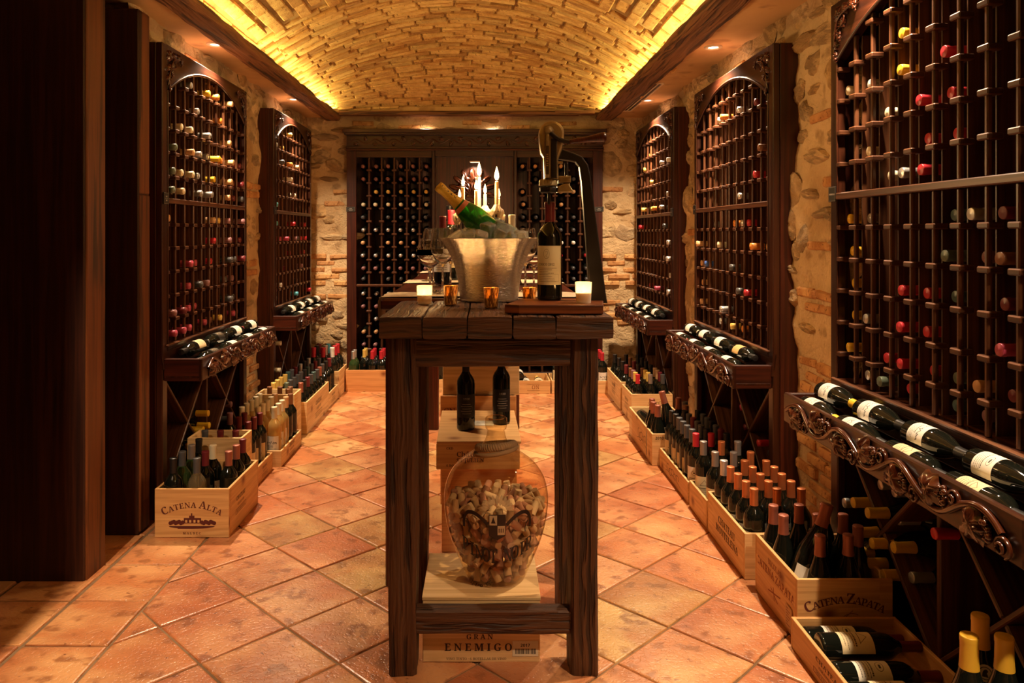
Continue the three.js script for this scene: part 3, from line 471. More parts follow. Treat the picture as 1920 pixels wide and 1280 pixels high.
  cab.snap = (px, py) => { const D = FOCAL * (left ? FL : FR) / (px - CX), u = (left ? D - D0 : o.end - D) / K, y = (YP(py, D) - (o.sink || 0)) / K; return [clamp(Math.floor((u - 0.05) / pit), 0, NCOL - 1), clamp(Math.round((y - 0.045 - rail) / ROW), -6, 6)]; };
  cab.bottleAt = (c, r, out) => { const v = cab.cell(c, r); return cab.matrixWorld.clone().multiply(TRS(v.x + rr(-0.004, 0.004), v.y + (r === 0 || r === -6 ? 0.039 : 0.021), out - 0.3, Math.PI / 2, 0, 0)); };
  return cab;
}
const cabL1 = cabinet('left', 3.29, CW, { rail: 1.395, top: 2.085, tray: 0.17, plaque: ['MISC', 'RED'], label: 'arched mahogany wine cabinet with pale and yellow capsules, next to the door posts' });
const cabL2 = cabinet('left', 5.03, 1.1, { rail: 1.395, top: 2.085, tray: 0.17, plaque: ['RED'], label: 'arched mahogany wine cabinet in the corner with white-labelled bottles in its tray' });
const cabA = cabinet('right', 1.5, CW, { end: 2.72, size: 1.042, sink: -0.0525, rail: 1.375, top: 2.035, tray: 0.165, plaque: ['NEBBIOLO'], label: 'large arched mahogany wine cabinet full of red capsules above the yellow-capped bottles' });
const cabB = cabinet('right', 3.26, CW, { end: 4.48, size: 1.042, sink: -0.0525, rail: 1.375, top: 2.04, tray: 0.165, plaque: ['RED'], label: 'middle arched mahogany wine cabinet, one orange label in its tray' });
const cabC = cabinet('right', 4.97, CW, { end: 6.19, size: 1.042, sink: -0.0525, rail: 1.375, top: 2.05, tray: 0.165, plaque: ['RED'], plaqueFar: true, label: 'arched mahogany wine cabinet in the corner below the air vent' });

// bottles seen in the racks, read off the photograph as (x, y, capsule) and snapped to their cells
function rackFill(cab, list, each) { const used = new Set(); for (const [px, py, cap] of list) { const [c, r] = cab.snap(px, py), k = c + ',' + r; if (used.has(k)) continue; used.add(k); each(c, r, cap); } }
const crop = (x0, y0, s, l) => l.map(([x, y, c]) => [x0 + x / s, y0 + y / s, c]);
const CAPNAME = { red: 'bright red', darkred: 'dark red', pink: 'crimson', gold: 'gold', yellow: 'yellow', mustard: 'mustard yellow', orange: 'orange', cream: 'cream', white: 'white', black: 'black', green: 'grey green', teal: 'teal', mauve: 'mauve', tan: 'tan', brown: 'brown', slate: 'slate grey', silver: 'silver', copper: 'copper', rust: 'rust brown', pewter: 'pewter', blue: 'blue' };
rackFill(cabA, [[1694, 21, 'yellow'], [1789, 49, 'red'], [1702, 86, 'yellow'], [1697, 144, 'silver'], [1595, 180, 'cream'], [1621, 170, 'white'], [1631, 229, 'cream'], [1630, 288, 'cream'], [1631, 340, 'cream'], [1789, 190, 'red'], [1743, 269, 'red'], [1779, 261, 'red'], [1690, 331, 'silver'], [1733, 328, 'red'], [1789, 120, 'red'], [1728, 141, 'red'], [1730, 203, 'red'],
  [1593, 405, 'yellow'], [1620, 405, 'pewter'], [1764, 403, 'teal'], [1821, 402, 'silver'], [1882, 402, 'darkred'], [1598, 461, 'yellow'], [1769, 470, 'green'], [1823, 471, 'mauve'], [1895, 474, 'brown'], [1598, 516, 'yellow'], [1690, 527, 'red'], [1739, 533, 'red'], [1771, 539, 'teal'], [1886, 551, 'darkred'], [1598, 571, 'yellow'], [1629, 579, 'silver'], [1687, 591, 'red'], [1740, 599, 'red'], [1877, 626, 'pink'], [1598, 626, 'yellow'], [1616, 635, 'slate'], [1658, 643, 'red'], [1690, 654, 'red'], [1779, 677, 'green'], [1831, 691, 'tan'], [1890, 703, 'darkred'], [1600, 676, 'cream'], [1622, 687, 'silver'], [1663, 702, 'green'], [1692, 712, 'red'], [1738, 722, 'red'], [1772, 738, 'teal'], [1815, 754, 'mauve'], [1887, 771, 'brown']],
(c, r, cap) => c === 0 ? massBottle(cap, cabA.bottleAt(c, r, rr(-0.03, 0))) : bottle('bordeaux dark ' + cap, cabA.bottleAt(c, r, rr(-0.04, 0.0)), 'wine bottle with ' + CAPNAME[cap] + ' capsule lying in the large rack above the yellow-capped bottles', cap + ' capsules in the large rack'));
rackFill(cabL1, crop(300, 80, 4.267, [[272, 360, 'silver'], [400, 425, 'yellow'], [450, 450, 'orange'], [535, 478, 'tan'], [320, 565, 'silver'], [475, 610, 'orange'], [145, 657, 'cream'], [222, 680, 'cream'], [270, 703, 'silver'], [350, 740, 'silver'], [545, 785, 'tan'], [47, 825, 'green'], [213, 860, 'tan'], [285, 875, 'silver'], [360, 908, 'silver'], [430, 918, 'yellow'], [472, 928, 'orange'], [545, 940, 'tan'], [605, 957, 'darkred'], [655, 972, 'darkred'], [60, 1020, 'green'], [170, 1030, 'cream'], [235, 1035, 'cream'], [288, 1053, 'silver'], [345, 1078, 'cream'], [410, 1080, 'yellow'], [548, 1095, 'tan'], [600, 1107, 'brown'], [648, 1125, 'darkred'], [75, 1188, 'green'], [145, 1193, 'cream'], [208, 1200, 'tan'], [292, 1205, 'silver'], [375, 1225, 'silver'], [558, 1238, 'tan'], [605, 1243, 'darkred'], [660, 1255, 'slate']]),
(c, r, cap) => ['slate', 'darkred', 'brown', 'green'].includes(cap) ? massBottle(cap, cabL1.bottleAt(c, r, rr(-0.01, 0.02))) : bottle('bordeaux dark ' + cap, cabL1.bottleAt(c, r, rr(-0.005, 0.03)), 'wine bottle with ' + CAPNAME[cap] + ' capsule lying in the upper rack next to the door posts', cap + ' capsules in the rack by the door posts'));
const toMass = (cab, s = '') => (c, r, cap) => massBottle(cap, cab.bottleAt(c, r, rr(-0.02, 0.025)));
rackFill(cabL1, crop(260, 300, 3.048, [[188, 325, 'tan'], [420, 328, 'tan'], [465, 340, 'gold'], [515, 333, 'mauve'], [600, 338, 'mauve'], [428, 443, 'red'], [518, 440, 'mauve'], [587, 445, 'darkred'], [430, 558, 'red'], [508, 555, 'slate'], [548, 548, 'slate'], [570, 548, 'darkred'], [310, 590, 'pink'], [355, 583, 'pink'], [277, 718, 'pink'], [350, 705, 'slate'], [412, 678, 'mauve'], [497, 663, 'slate'], [560, 655, 'mauve'], [507, 773, 'slate'], [535, 765, 'slate'], [190, 868, 'mauve'], [243, 855, 'darkred'], [300, 842, 'pink'], [362, 822, 'pink'], [420, 897, 'brown'], [495, 893, 'gold'], [540, 875, 'pink'], [597, 850, 'darkred'], [212, 985, 'pink'], [262, 965, 'pink'], [320, 955, 'pink'], [370, 945, 'pink']]), toMass(cabL1));
rackFill(cabL2, [...crop(260, 300, 3.048, [[855, 95, 'white'], [880, 183, 'white'], [905, 185, 'white'], [795, 245, 'cyan'], [795, 335, 'cyan'], [882, 350, 'red'], [960, 350, 'red'], [820, 432, 'pink'], [840, 432, 'pink'], [862, 432, 'mauve'], [880, 434, 'red'], [900, 430, 'mauve'], [920, 428, 'slate'], [940, 428, 'red'], [960, 425, 'red'], [880, 515, 'red'], [955, 510, 'red'], [870, 595, 'pink'], [930, 590, 'mauve'], [960, 577, 'red'], [815, 690, 'silver'], [925, 670, 'slate'], [900, 735, 'cyan'], [968, 720, 'red'], [815, 770, 'silver'], [840, 20, 'white'], [870, 30, 'orange'], [890, 60, 'tan'], [850, 100, 'white']]), ...crop(260, 0, 4, [[1050, 1070, 'silver'], [1100, 1110, 'gold'], [1105, 1215, 'white'], [1130, 1225, 'white'], [1120, 1000, 'gold'], [1060, 1150, 'slate']])], toMass(cabL2));
rackFill(cabB, [...crop(1160, 300, 3.048, [[763, 93, 'red'], [820, 195, 'brown'], [665, 215, 'silver'], [655, 347, 'orange'], [705, 350, 'silver'], [753, 350, 'red'], [513, 350, 'silver'], [557, 458, 'cream'], [772, 478, 'orange'], [510, 568, 'blue'], [585, 808, 'silver'], [622, 915, 'gold'], [670, 933, 'orange'], [700, 718, 'slate'], [748, 730, 'red'], [880, 490, 'tan'], [468, 495, 'tan'], [470, 600, 'tan'], [468, 700, 'tan'], [470, 805, 'tan'], [555, 890, 'silver'], [655, 575, 'slate']]), ...crop(1160, 0, 4, [[882, 875, 'silver'], [770, 920, 'orange'], [728, 940, 'cream'], [1010, 830, 'darkred'], [1055, 1130, 'brown']])], toMass(cabB));
rackFill(cabC, [...crop(1160, 0, 4, [[190, 1073, 'gold'], [198, 1173, 'gold'], [195, 1275, 'gold'], [330, 1208, 'silver'], [383, 1190, 'white']]), ...crop(1160, 300, 3.048, [[155, 60, 'gold'], [185, 110, 'gold'], [150, 268, 'gold'], [178, 268, 'gold'], [205, 260, 'orange'], [263, 175, 'silver'], [245, 255, 'silver'], [115, 353, 'red'], [140, 353, 'red'], [275, 343, 'slate'], [207, 433, 'silver'], [290, 430, 'silver'], [247, 520, 'silver'], [293, 520, 'silver'], [298, 605, 'silver'], [170, 670, 'red'], [232, 688, 'pink'], [300, 695, 'silver'], [255, 770, 'silver'], [283, 775, 'slate'], [315, 790, 'pink']])], toMass(cabC));

// display trays: bottles lying nose to tail in two lanes
function trayFill(cab, W, dir, tz, specs, label, group) {
  specs.forEach((spec, i) => { const lane = i % 2, k = Math.floor(i / 2), u0 = W / 2 - TRAYL / 2 + 0.012 + k * 0.264 + lane * 0.02, y = lane ? 0.668 : 0.708, z = lane ? tz - 0.057 : tz - 0.122;
    // lying along u, label up, neck a little higher than the base of its neighbour
    const m = cab.matrixWorld.clone().multiply(TRS(dir > 0 ? u0 : u0 + 0.292, y + (lane ? 0 : 0.004), z + 0.003, 0, 0, 0)).multiply(new THREE.Matrix4().makeRotationZ(dir > 0 ? -Math.PI / 2 + 0.03 : Math.PI / 2 - 0.03)).multiply(new THREE.Matrix4().makeRotationY((dir > 0 ? -Math.PI / 2 : Math.PI / 2) + rr(-0.25, 0.25) + (dir > 0 ? 0.5 : -0.5)));
    bottle(spec, m, label(spec, lane), group, 0.885); });
}
const labelWord = { white: 'white', script: 'white', cream: 'cream', amber: 'orange', kraft: 'brown', ink: 'black' };
const trayLabel = (where) => (spec, lane) => { const [, , cap, lab] = spec.split(' '); return labelWord[lab] + '-labelled ' + CAPNAME[cap] + '-capped bottle lying ' + (lane ? 'along the carved board ' : 'along the apron ') + where; };
const BD = 'bordeaux dark ', BG = 'burgundy dark ';
trayFill(cabA, CW, 1, 0.165, [BG + 'yellow script', BG + 'yellow white', BG + 'black script', BG + 'black script', BG + 'black script', BD + 'black cream', BG + 'black white', BD + 'black cream'], trayLabel('in the tray of the large rack'), 'bottles in the tray of the large rack');
trayFill(cabB, CW, 1, 0.165, [BD + 'cream white', BD + 'red white', BD + 'black white', BD + 'black white', BD + 'black white', BD + 'black white', BD + 'black amber', BD + 'black white'], trayLabel('in the tray of the middle rack'), 'bottles in the tray of the middle rack');
trayFill(cabC, CW, 1, 0.165, Array.from({ length: 8 }, () => BD + 'black white'), trayLabel('in the tray below the air vent'), 'bottles in the tray below the air vent');
trayFill(cabL1, CW, -1, 0.17, [BD + 'black cream', BD + 'slate ink', BD + 'slate ink', BD + 'black white', BD + 'black white', BD + 'black white', BD + 'pink white', BD + 'black white'], trayLabel('in the door-post tray'), 'bottles in the tray by the door posts');
trayFill(cabL2, 1.1, -1, 0.17, Array.from({ length: 8 }, () => BD + 'black white'), trayLabel('in the stone corner tray'), 'bottles in the corner tray');

// bottles lying in the crossed bins
function binFill(cab, list, label, group, big) { for (const [u, y, cap, out = 0] of list) { const m = cab.matrixWorld.clone().multiply(TRS(u, y, out - 0.3 + 0.0, Math.PI / 2, 0, 0)); if (big) bottle((cap === 'mustard' ? BG : BD) + cap, m, label(cap), group); else massBottle(cap, m); } }
const pile = (u0, y0, cols, cap, out = 0) => cols.flatMap((n, k) => Array.from({ length: n }, (_, i) => [u0 + (i - (n - 1) / 2) * 0.08, y0 + k * 0.072, cap, out + rr(-0.02, 0.02)]));
binFill(cabA, [[0.12, 0.36, 'silver', 0.01], [0.09, 0.2, 'silver', 0.01], [0.22, 0.24, 'mustard', 0.03], [0.3, 0.24, 'mustard', 0.03], [0.38, 0.24, 'mustard', 0.02], [0.25, 0.315, 'mustard', 0.03], [0.335, 0.315, 'mustard', 0.03], [0.2, 0.39, 'mustard', 0.02], [0.29, 0.39, 'mustard', 0.02], [0.4, 0.33, 'mustard', 0.0], [0.37, 0.4, 'silver', -0.03], [0.44, 0.26, 'silver', -0.03], [0.27, 0.47, 'silver', -0.03], [0.35, 0.475, 'silver', -0.03], [0.31, 0.55, 'silver', -0.03], [0.6, 0.45, 'red', 0.0]], (cap) => 'wine bottle with ' + CAPNAME[cap] + ' capsule lying in the crossed bin of the large rack', 'bottles in the bins of the large rack', true);
binFill(cabB, [...pile(0.62, 0.16, [3, 2, 1], 'darkred', -0.05), ...pile(0.4, 0.44, [1, 2], 'mauve', -0.06), ...pile(0.95, 0.2, [2, 1], 'slate', -0.05), [0.99, 0.33, 'red', 0.0], [0.62, 0.4, 'pink', -0.05], [0.56, 0.48, 'pink', -0.05], [0.66, 0.48, 'tan', -0.05]]);
binFill(cabC, [...pile(0.3, 0.16, [3, 2], 'slate', -0.05), ...pile(0.85, 0.16, [3, 2], 'mauve', -0.05)]);
binFill(cabL1, [[0.36, 0.22, 'yellow', 0.02], [0.44, 0.22, 'yellow', 0.02], [0.4, 0.29, 'yellow', 0.03], [0.48, 0.29, 'yellow', 0.03], [0.44, 0.36, 'yellow', 0.04], [0.9, 0.3, 'mauve', 0], [0.86, 0.23, 'slate', 0]], (cap) => 'wine bottle with ' + CAPNAME[cap] + ' capsule lying in the crossed bin next to the door posts', 'bottles in the bin by the door posts', true);
binFill(cabL2, [[0.12, 0.5, 'cream', 0.02], [0.1, 0.32, 'cream', 0.02], ...pile(0.35, 0.16, [3, 2], 'slate', -0.04)]);

// ================================================================ end cabinet
{
  const x0 = XP(650, FB), x1 = XP(1130, FB), W = x1 - x0, cab = thing('wall_cabinet', 'wide mahogany end cabinet with two bottle racks, plain middle niche and carved vine frieze', 'wine cabinet', [x0, 0, -FB]);
  const P = (n, w, h, d, x, y, z, m = M.mahogany, g = 'x', c = 0.003) => at(obj(n, box(w, h, d, c, g), m, cab), x, y, z);
  const top = 2.105, open = 1.877, lo = 0.1, rail = 0.817, L0 = XP(668, FB) - x0, L1 = XP(810, FB) - x0, R0 = XP(969, FB) - x0, R1 = XP(1112, FB) - x0;
  P('side_panel', 0.02, top, 0.38, 0.01, top / 2, -0.2, M.mahoganyRed, 'y'); P('side_panel', 0.02, top, 0.38, W - 0.01, top / 2, -0.2, M.mahoganyRed, 'y'); P('back_panel', W - 0.04, top, 0.012, W / 2, top / 2, -0.38, M.rack, 'y');
  P('stile', L0, open + 0.06, 0.03, L0 / 2, (open + 0.06) / 2, -0.015, M.mahoganyRed, 'y'); P('stile', W - R1, open + 0.06, 0.03, (W + R1) / 2, (open + 0.06) / 2, -0.015, M.mahoganyRed, 'y');
  P('head_rail', L1 - L0, 0.06, 0.03, (L0 + L1) / 2, open + 0.03, -0.015); P('head_rail', R1 - R0, 0.06, 0.03, (R0 + R1) / 2, open + 0.03, -0.015);
  P('frieze_board', W, 0.12, 0.04, W / 2, 2.02, -0.01, M.mahogany); P('cornice', W + 0.05, 0.03, 0.1, W / 2, 2.09, 0.015); P('cornice_bead', W + 0.03, 0.016, 0.08, W / 2, 2.068, 0.012); P('cornice_bead', W + 0.01, 0.02, 0.05, W / 2, 1.955, 0.0); P('cornice_bead', W + 0.01, 0.01, 0.06, W / 2, 1.938, 0.003, M.rack); P('plinth', W, lo, 0.38, W / 2, lo / 2, -0.19);
  // niche
  const nx = (L1 + R0) / 2, nw = R0 - L1; P('niche_panel', nw - 0.04, open + 0.05, 0.012, nx, (open + 0.05) / 2, -0.05, M.mahoganyRed, 'y');
  for (const x of [L1 + 0.012, R0 - 0.012]) P('niche_post', 0.024, open + 0.06, 0.06, x, (open + 0.06) / 2, -0.02, M.mahogany, 'y'); P('niche_head', nw - 0.048, 0.05, 0.05, nx, open + 0.035, -0.025);
  for (const x of [L1 + 0.03, R0 - 0.03]) P('niche_bead', 0.008, open, 0.012, x, open / 2, -0.04, M.rack, 'y');
  // frieze carving
  const fr = (y) => y; obj('frieze_vine', move(tube(Array.from({ length: 81 }, (_, i) => [0.04 + i / 80 * (W - 0.08), 0.018 * Math.sin(i / 80 * Math.PI * 26), 0.004]), 0.0045, 260, 5), 0, 2.01, 0.011), M.carved, cab);
  for (let i = 0; i < 26; i++) { const x = 0.08 + i * (W - 0.16) / 25, l = at(obj('carved_leaf', LEAF[i % 3], M.carved, cab), x, 2.01 + (i % 2 ? 0.022 : -0.02), 0.011, 0, 0, i * 1.7); l.scale.set(0.026, 0.018, 0.02); }
  // carved mask of acanthus and grapes in the niche
  const ox = XP(885, FB) - x0, oy = YP(372, FB), orn = partGroup('carved_mask', cab); orn.position.set(ox, oy, -0.043);
  for (let i = 0; i < 9; i++) { const a = -0.2 + i / 8 * (Math.PI + 0.4); const l = at(obj('acanthus_leaf', LEAF[1], M.carved, orn), Math.cos(a) * 0.1, 0.06 + Math.sin(a) * 0.1, 0.004, 0, 0, a); l.scale.set(0.1, 0.042, 0.08); }
  for (let i = 0; i < 7; i++) { const a = Math.PI * 0.15 + i / 6 * Math.PI * 0.7; obj('hair_lock', tube([[0, 0.02, 0.05], [Math.cos(a) * 0.05, 0.03 + Math.sin(a) * 0.05, 0.06], [Math.cos(a) * 0.1, 0.03 + Math.sin(a) * 0.1, 0.035]], 0.009, 10, 6), M.carved, orn); }
  { const f = new THREE.SphereGeometry(0.07, 20, 16), p = f.attributes.position; for (let i = 0; i < p.count; i++) { const x = p.getX(i), y = p.getY(i), z = p.getZ(i), nose = Math.exp(-((x / 0.011) ** 2) - ((y + 0.005) / 0.022) ** 2) * 0.02, eye = -0.01 * (Math.exp(-(((Math.abs(x) - 0.025) / 0.013) ** 2) - ((y - 0.016) / 0.01) ** 2)), lip = 0.006 * Math.exp(-((x / 0.02) ** 2) - ((y + 0.035) / 0.006) ** 2); p.setXYZ(i, x, y * 1.25, z * 0.75 + (z > 0 ? nose + eye + lip : 0)); } f.computeVertexNormals(); at(obj('face', f, M.carved, orn), 0, -0.02, 0.01); }
  for (const [x, y, s] of [[0.12, -0.05, 0.012], [0.1, -0.12, 0.011], [-0.12, -0.06, 0.011]]) { const g = at(obj('carved_grapes', GRAPES, M.carved, orn), x, y, 0.015); g.scale.setScalar(s); }
  // racks
  for (const [a, b, id] of [[L0, L1, 0], [R0, R1, 1]]) {
    const pit = (b - a) / 6; P('middle_rail', b - a, 0.02, 0.03, (a + b) / 2, rail, -0.012, M.rack);
    for (let k = 1; k < 6; k++) { const x = a + k * pit; P('slat', 0.016, open - rail - 0.01, 0.02, x, (open + rail + 0.01) / 2, -0.014, M.rack, 'y'); P('slat', 0.016, rail - 0.01 - lo, 0.02, x, (rail - 0.01 + lo) / 2, -0.014, M.rack, 'y'); P('divider', 0.006, open - lo - 0.01, 0.3, x, (open + lo) / 2, -0.18, M.rack, 'y', 0.001);
      for (let r = -6; r < 10; r++) { if (!r) continue; const y = rail + r * 0.106; P('cradle', 0.042, 0.016, 0.05, x, y, -0.02, M.rack, 'z'); } }
    const upL = ['mauve', 'mauve', 'gold', 'cream', 'slate', 'silver', 'tan', 'silver', 'mauve', 'slate'], upR = ['tan', 'slate', 'tan', 'tan', 'slate', 'slate', 'white', 'red', 'slate', 'slate'], dn = ['silver', 'mauve', 'silver', 'tan', 'mauve', 'slate'];
    for (let c = 0; c < 6; c++) for (let r = -6; r < 10; r++) { if (rnd() < (id ? 0.16 : 0.1)) continue; const cap = r >= 0 ? (id ? upR : upL)[9 - r] : dn[(-r - 1) % 6], y = rail + (r ? r * 0.106 : 0.01) + 0.035; massBottle(cap, new THREE.Matrix4().makeTranslation(x0 + a + (c + 0.5) * pit + rr(-0.004, 0.004), y + (r ? 0 : 0.006), -FB).multiply(TRS(0, 0, rr(-0.03, 0.0) - 0.305, Math.PI / 2))); }
  }
  for (const x of [0.035, W - 0.03]) { const pl = P('plaque', 0.075, 0.04, 0.006, x, 1.448, 0.003, M.black, 'x', 0.001); at(obj('plaque_text', new THREE.PlaneGeometry(0.072, 0.037), std({ map: plaqueText(['RED', 'WINE']), roughness: 0.5 }), pl), 0, 0, 0.0035); }
  // small reading lamp at the head of the niche
  const lamp = thing('niche_lamp', 'small bright bar lamp at the head of the cabinet niche', 'lamp', [XP(890, FB), YP(303, FB), -(FB - 0.01)]);
  obj('lamp_bar', box(0.09, 0.012, 0.018, 0.003), std({ color: lin(0.6, 0.5, 0.4), metalness: 0.6, roughness: 0.3 }), lamp); at(obj('lamp_lens', box(0.07, 0.004, 0.012, 0.001), std({ color: lin(0.9, 0.85, 0.8), emissive: lin(1, 0.82, 0.6), emissiveIntensity: 1.4 }), lamp), 0, -0.0075, 0.004);
  const l = new THREE.SpotLight(lin(1, 0.8, 0.55), 1.6, 0, 1.1, 1, 2); l.name = 'niche_spot'; l.position.set(XP(890, FB), YP(303, FB) - 0.014, -(FB - 0.02)); l.target.position.set(XP(890, FB), 1.2, -(FB + 0.1)); l.castShadow = true; scene.add(l, l.target);
}
// ================================================================ wooden cases on the floor
const INK = '#5a1f16', INKB = '#3c2416';
function print(parent, name, w, h, tex, x, y, z, ry = 0, rx = 0) { return at(obj(name, new THREE.PlaneGeometry(w, h), std({ map: tex, transparent: true, roughness: 0.8 }), parent), x, y, z, rx, ry, 0); }
function arcText(g, text, cx, cy, R, spread, font, big) { // letters along an upward arc; capitals larger
  const n = text.length; g.textAlign = 'center'; g.textBaseline = 'alphabetic'; let widths = [...text].map((c, i) => { g.font = big.includes(i) ? font[0] : font[1]; return g.measureText(c).width; }), total = widths.reduce((a, b) => a + b, 0), acc = 0;
  [...text].forEach((c, i) => { const a = ((acc + widths[i] / 2) / total - 0.5) * spread; acc += widths[i]; g.save(); g.translate(cx + Math.sin(a) * R, cy - Math.cos(a) * R); g.rotate(a); g.font = big.includes(i) ? font[0] : font[1]; g.fillText(c, 0, 0); g.restore(); });
}
function crate(label, x0, x1, D0, D1, h, o = {}) {
  const w = x1 - x0, d = D1 - D0, t = 0.011, tint = pineTints[o.tint || 0], c = thing(o.name || 'wine_crate', label, o.cat || 'crate', [(x0 + x1) / 2, o.y || 0, -(D0 + D1) / 2], o.turn || 0, o.group);
  const P = (n, a, b, e, x, y, z, g = 'x') => at(obj(n, cbox(a, b, e, 0.0015, g), tint, c), x, y, z);
  c.front = P('front_panel', w, h, t, 0, h / 2, d / 2 - t / 2); P('back_panel', w, o.backH || h, t, 0, (o.backH || h) / 2, -d / 2 + t / 2);
  for (const s of [-1, 1]) P('side_panel', t, h, d - 2 * t, s * (w / 2 - t / 2), h / 2, 0, 'z');
  P('bottom_panel', w - 2 * t, 0.009, d - 2 * t, 0, 0.006, 0);
  if (o.lid) { const l = P('lid', w + 0.004, 0.01, d + 0.004, 0, h + 0.0052, 0); l.rotation.y = o.lidTurn || 0; }
  c.info = { x0, x1, D0, D1, y: (o.y || 0) + 0.011 }; return c;
}
function stand(spec, x, D, y, label, group, scale = 1, turn = rr(-0.5, 0.5), tx = 0, tz = 0) { return bottle(spec, TRS(x, y, -D, tx, turn, tz), label, group, scale); }
function fill(c, nx, nz, fn, label, group, scale = 1) {
  const { x0, x1, D0, D1, y } = c.info, m = 0.053 * scale;
  for (let j = 0; j < nz; j++) for (let i = 0; i < nx; i++) { const spec = fn(i, j, rnd()); if (!spec) continue; const [, g, cap, lab] = spec.split(' ');
    stand(spec, lerp(x0 + m, x1 - m, nx > 1 ? i / (nx - 1) : 0.5) + rr(-0.0025, 0.0025), lerp(D0 + m, D1 - m, nz > 1 ? j / (nz - 1) : 0.5) + rr(-0.0025, 0.0025), y, (g === 'dark' ? 'dark' : g === 'green' ? 'green' : 'pale') + (lab && lab !== '-' ? ' ' + labelWord[lab] + '-labelled' : '') + ' bottle with ' + CAPNAME[cap] + ' capsule ' + label, group, scale); }
}
const stampTex = (draw, w = 256, h = 128) => canvas(w, h, (g) => { g.clearRect(0, 0, w, h); g.fillStyle = INKB; g.strokeStyle = INKB; draw(g); });
const sideStamp = stampTex((g) => { g.textAlign = 'center'; g.font = 'bold 30px serif'; g.fillText('CHATEAU', 128, 42); g.font = '20px serif'; g.fillText('GRAND VIN', 128, 72); g.lineWidth = 2; g.strokeRect(40, 88, 176, 24); g.font = '16px serif'; g.fillText('MIS EN BOUTEILLE', 128, 106); });
const swirlStamp = stampTex((g) => { g.lineWidth = 3; for (let i = 0; i < 5; i++) { g.beginPath(); g.ellipse(60 + i * 34, 60 + (i % 2) * 12, 22, 26 - i * 2, i * 0.5, 0, 5); g.stroke(); } g.lineWidth = 2; g.beginPath(); g.moveTo(20, 96); g.quadraticCurveTo(128, 60, 236, 100); g.stroke(); });
const sidePrint = (c, s, tex, w = 0.26, h = 0.13, dz = 0) => { const { x0, x1 } = c.info; print(c, 'side_stamp', w, h, tex, s * ((x1 - x0) / 2 + 0.0007), c.front.position.y, dz, s * Math.PI / 2); };

// ---- row under the two racks
{
  const c = crate('open pine crate with curved red lettering over a mansion emblem, beside the door post', -1.352, -1.046, 3.1, 3.5, 0.2, { tint: 1 });
  print(c, 'lettering', 0.28, 0.17, canvas(512, 310, (g) => {
    g.fillStyle = INK; g.strokeStyle = INK; arcText(g, 'CATENA ALTA', 256, 520, 420, 1.08, ['bold 78px serif', 'bold 58px serif'], [0, 7]);
    g.fillRect(150, 244, 90, 12); g.beginPath(); g.ellipse(256, 236, 172, 20, 0, 0, Math.PI); g.fill();
    g.fillRect(196, 176, 130, 40); g.fillRect(236, 158, 40, 24); g.fillRect(250, 140, 10, 20); g.clearRect(206, 190, 16, 20); g.clearRect(236, 190, 16, 20); g.clearRect(268, 190, 16, 20); g.clearRect(298, 190, 16, 20);
    for (let i = 0; i < 8; i++) { g.beginPath(); g.arc(96 + i * 13, 214 - (i % 3) * 5, 15, 0, 7); g.fill(); g.beginPath(); g.arc(424 - i * 13, 214 - (i % 3) * 5, 15, 0, 7); g.fill(); }
    g.font = 'bold 24px serif'; g.textAlign = 'center'; g.fillText('M A L B E C', 256, 298);
  }), 0, 0.092, 0.2007);
  sidePrint(c, 1, sideStamp, 0.2, 0.1, 0.05);
  const kinds = ['bordeaux dark black', 'bordeaux green green', 'bordeaux clear slate', 'bordeaux dark darkred', 'bordeaux green slate', 'bordeaux dark black -', 'bordeaux dark cream white', 'bordeaux dark rust white', 'bordeaux dark rust'];
  fill(c, 3, 4, (i, j) => [['bordeaux dark black', 'bordeaux clear slate', null], ['bordeaux green slate', 'bordeaux dark darkred', 'bordeaux dark rust white'], ['bordeaux green pewter', 'bordeaux dark cream white', 'bordeaux dark rust'], ['bordeaux dark black', null, 'bordeaux dark darkred']][j][i], 'in the crate with the mansion emblem', 'bottles in the mansion crate');
}
{ const c = crate('tall narrow open pine box behind the mansion crate', -1.383, -1.127, 3.52, 3.67, 0.295, { tint: 2 }); fill(c, 3, 1, (i) => ['bordeaux dark slate', 'bordeaux dark darkred', 'bordeaux dark darkred'][i], 'in the tall narrow box behind the mansion crate', 'bottles in the tall narrow box'); }
{ const c = crate('low pine tray with three cream-labelled dark bottles, between two taller boxes', -1.383, -1.119, 3.71, 4.0, 0.09, { tint: 1 }); sidePrint(c, 1, sideStamp, 0.14, 0.07);
  fill(c, 3, 3, (i, j) => i === 2 ? 'bordeaux dark darkred cream' : i === 1 && j ? 'bordeaux dark darkred cream' : i === 0 && j === 2 ? 'bordeaux dark mauve' : null, 'in the low tray behind the mansion crate', 'bottles in the low tray'); }
{ const c = crate('low pale pine tray crowded with white wine bottles', -1.364, -1.08, 4.03, 4.47, 0.088, { tint: 2 }); sidePrint(c, 1, sideStamp, 0.2, 0.1);
  fill(c, 3, 5, (i, j) => j === 4 ? ['bordeaux clear cream white', 'bordeaux dark tan', 'bordeaux dark brown'][i] : j === 3 ? ['bordeaux straw cream script', 'bordeaux straw cream script', 'bordeaux dark tan'][i] : 'bordeaux straw cream script', 'in the crowded tray of white wine', 'bottles in the white wine tray'); }
{ const c = crate('tall pale open pine box behind the white wine tray', -1.364, -1.129, 4.5, 4.67, 0.288, { tint: 2 }); fill(c, 3, 2, (i, j) => j ? 'bordeaux dark brown' : i === 2 ? 'bordeaux dark brown' : null, 'peeking over the tall pale box', 'bottles in the tall pale box'); }
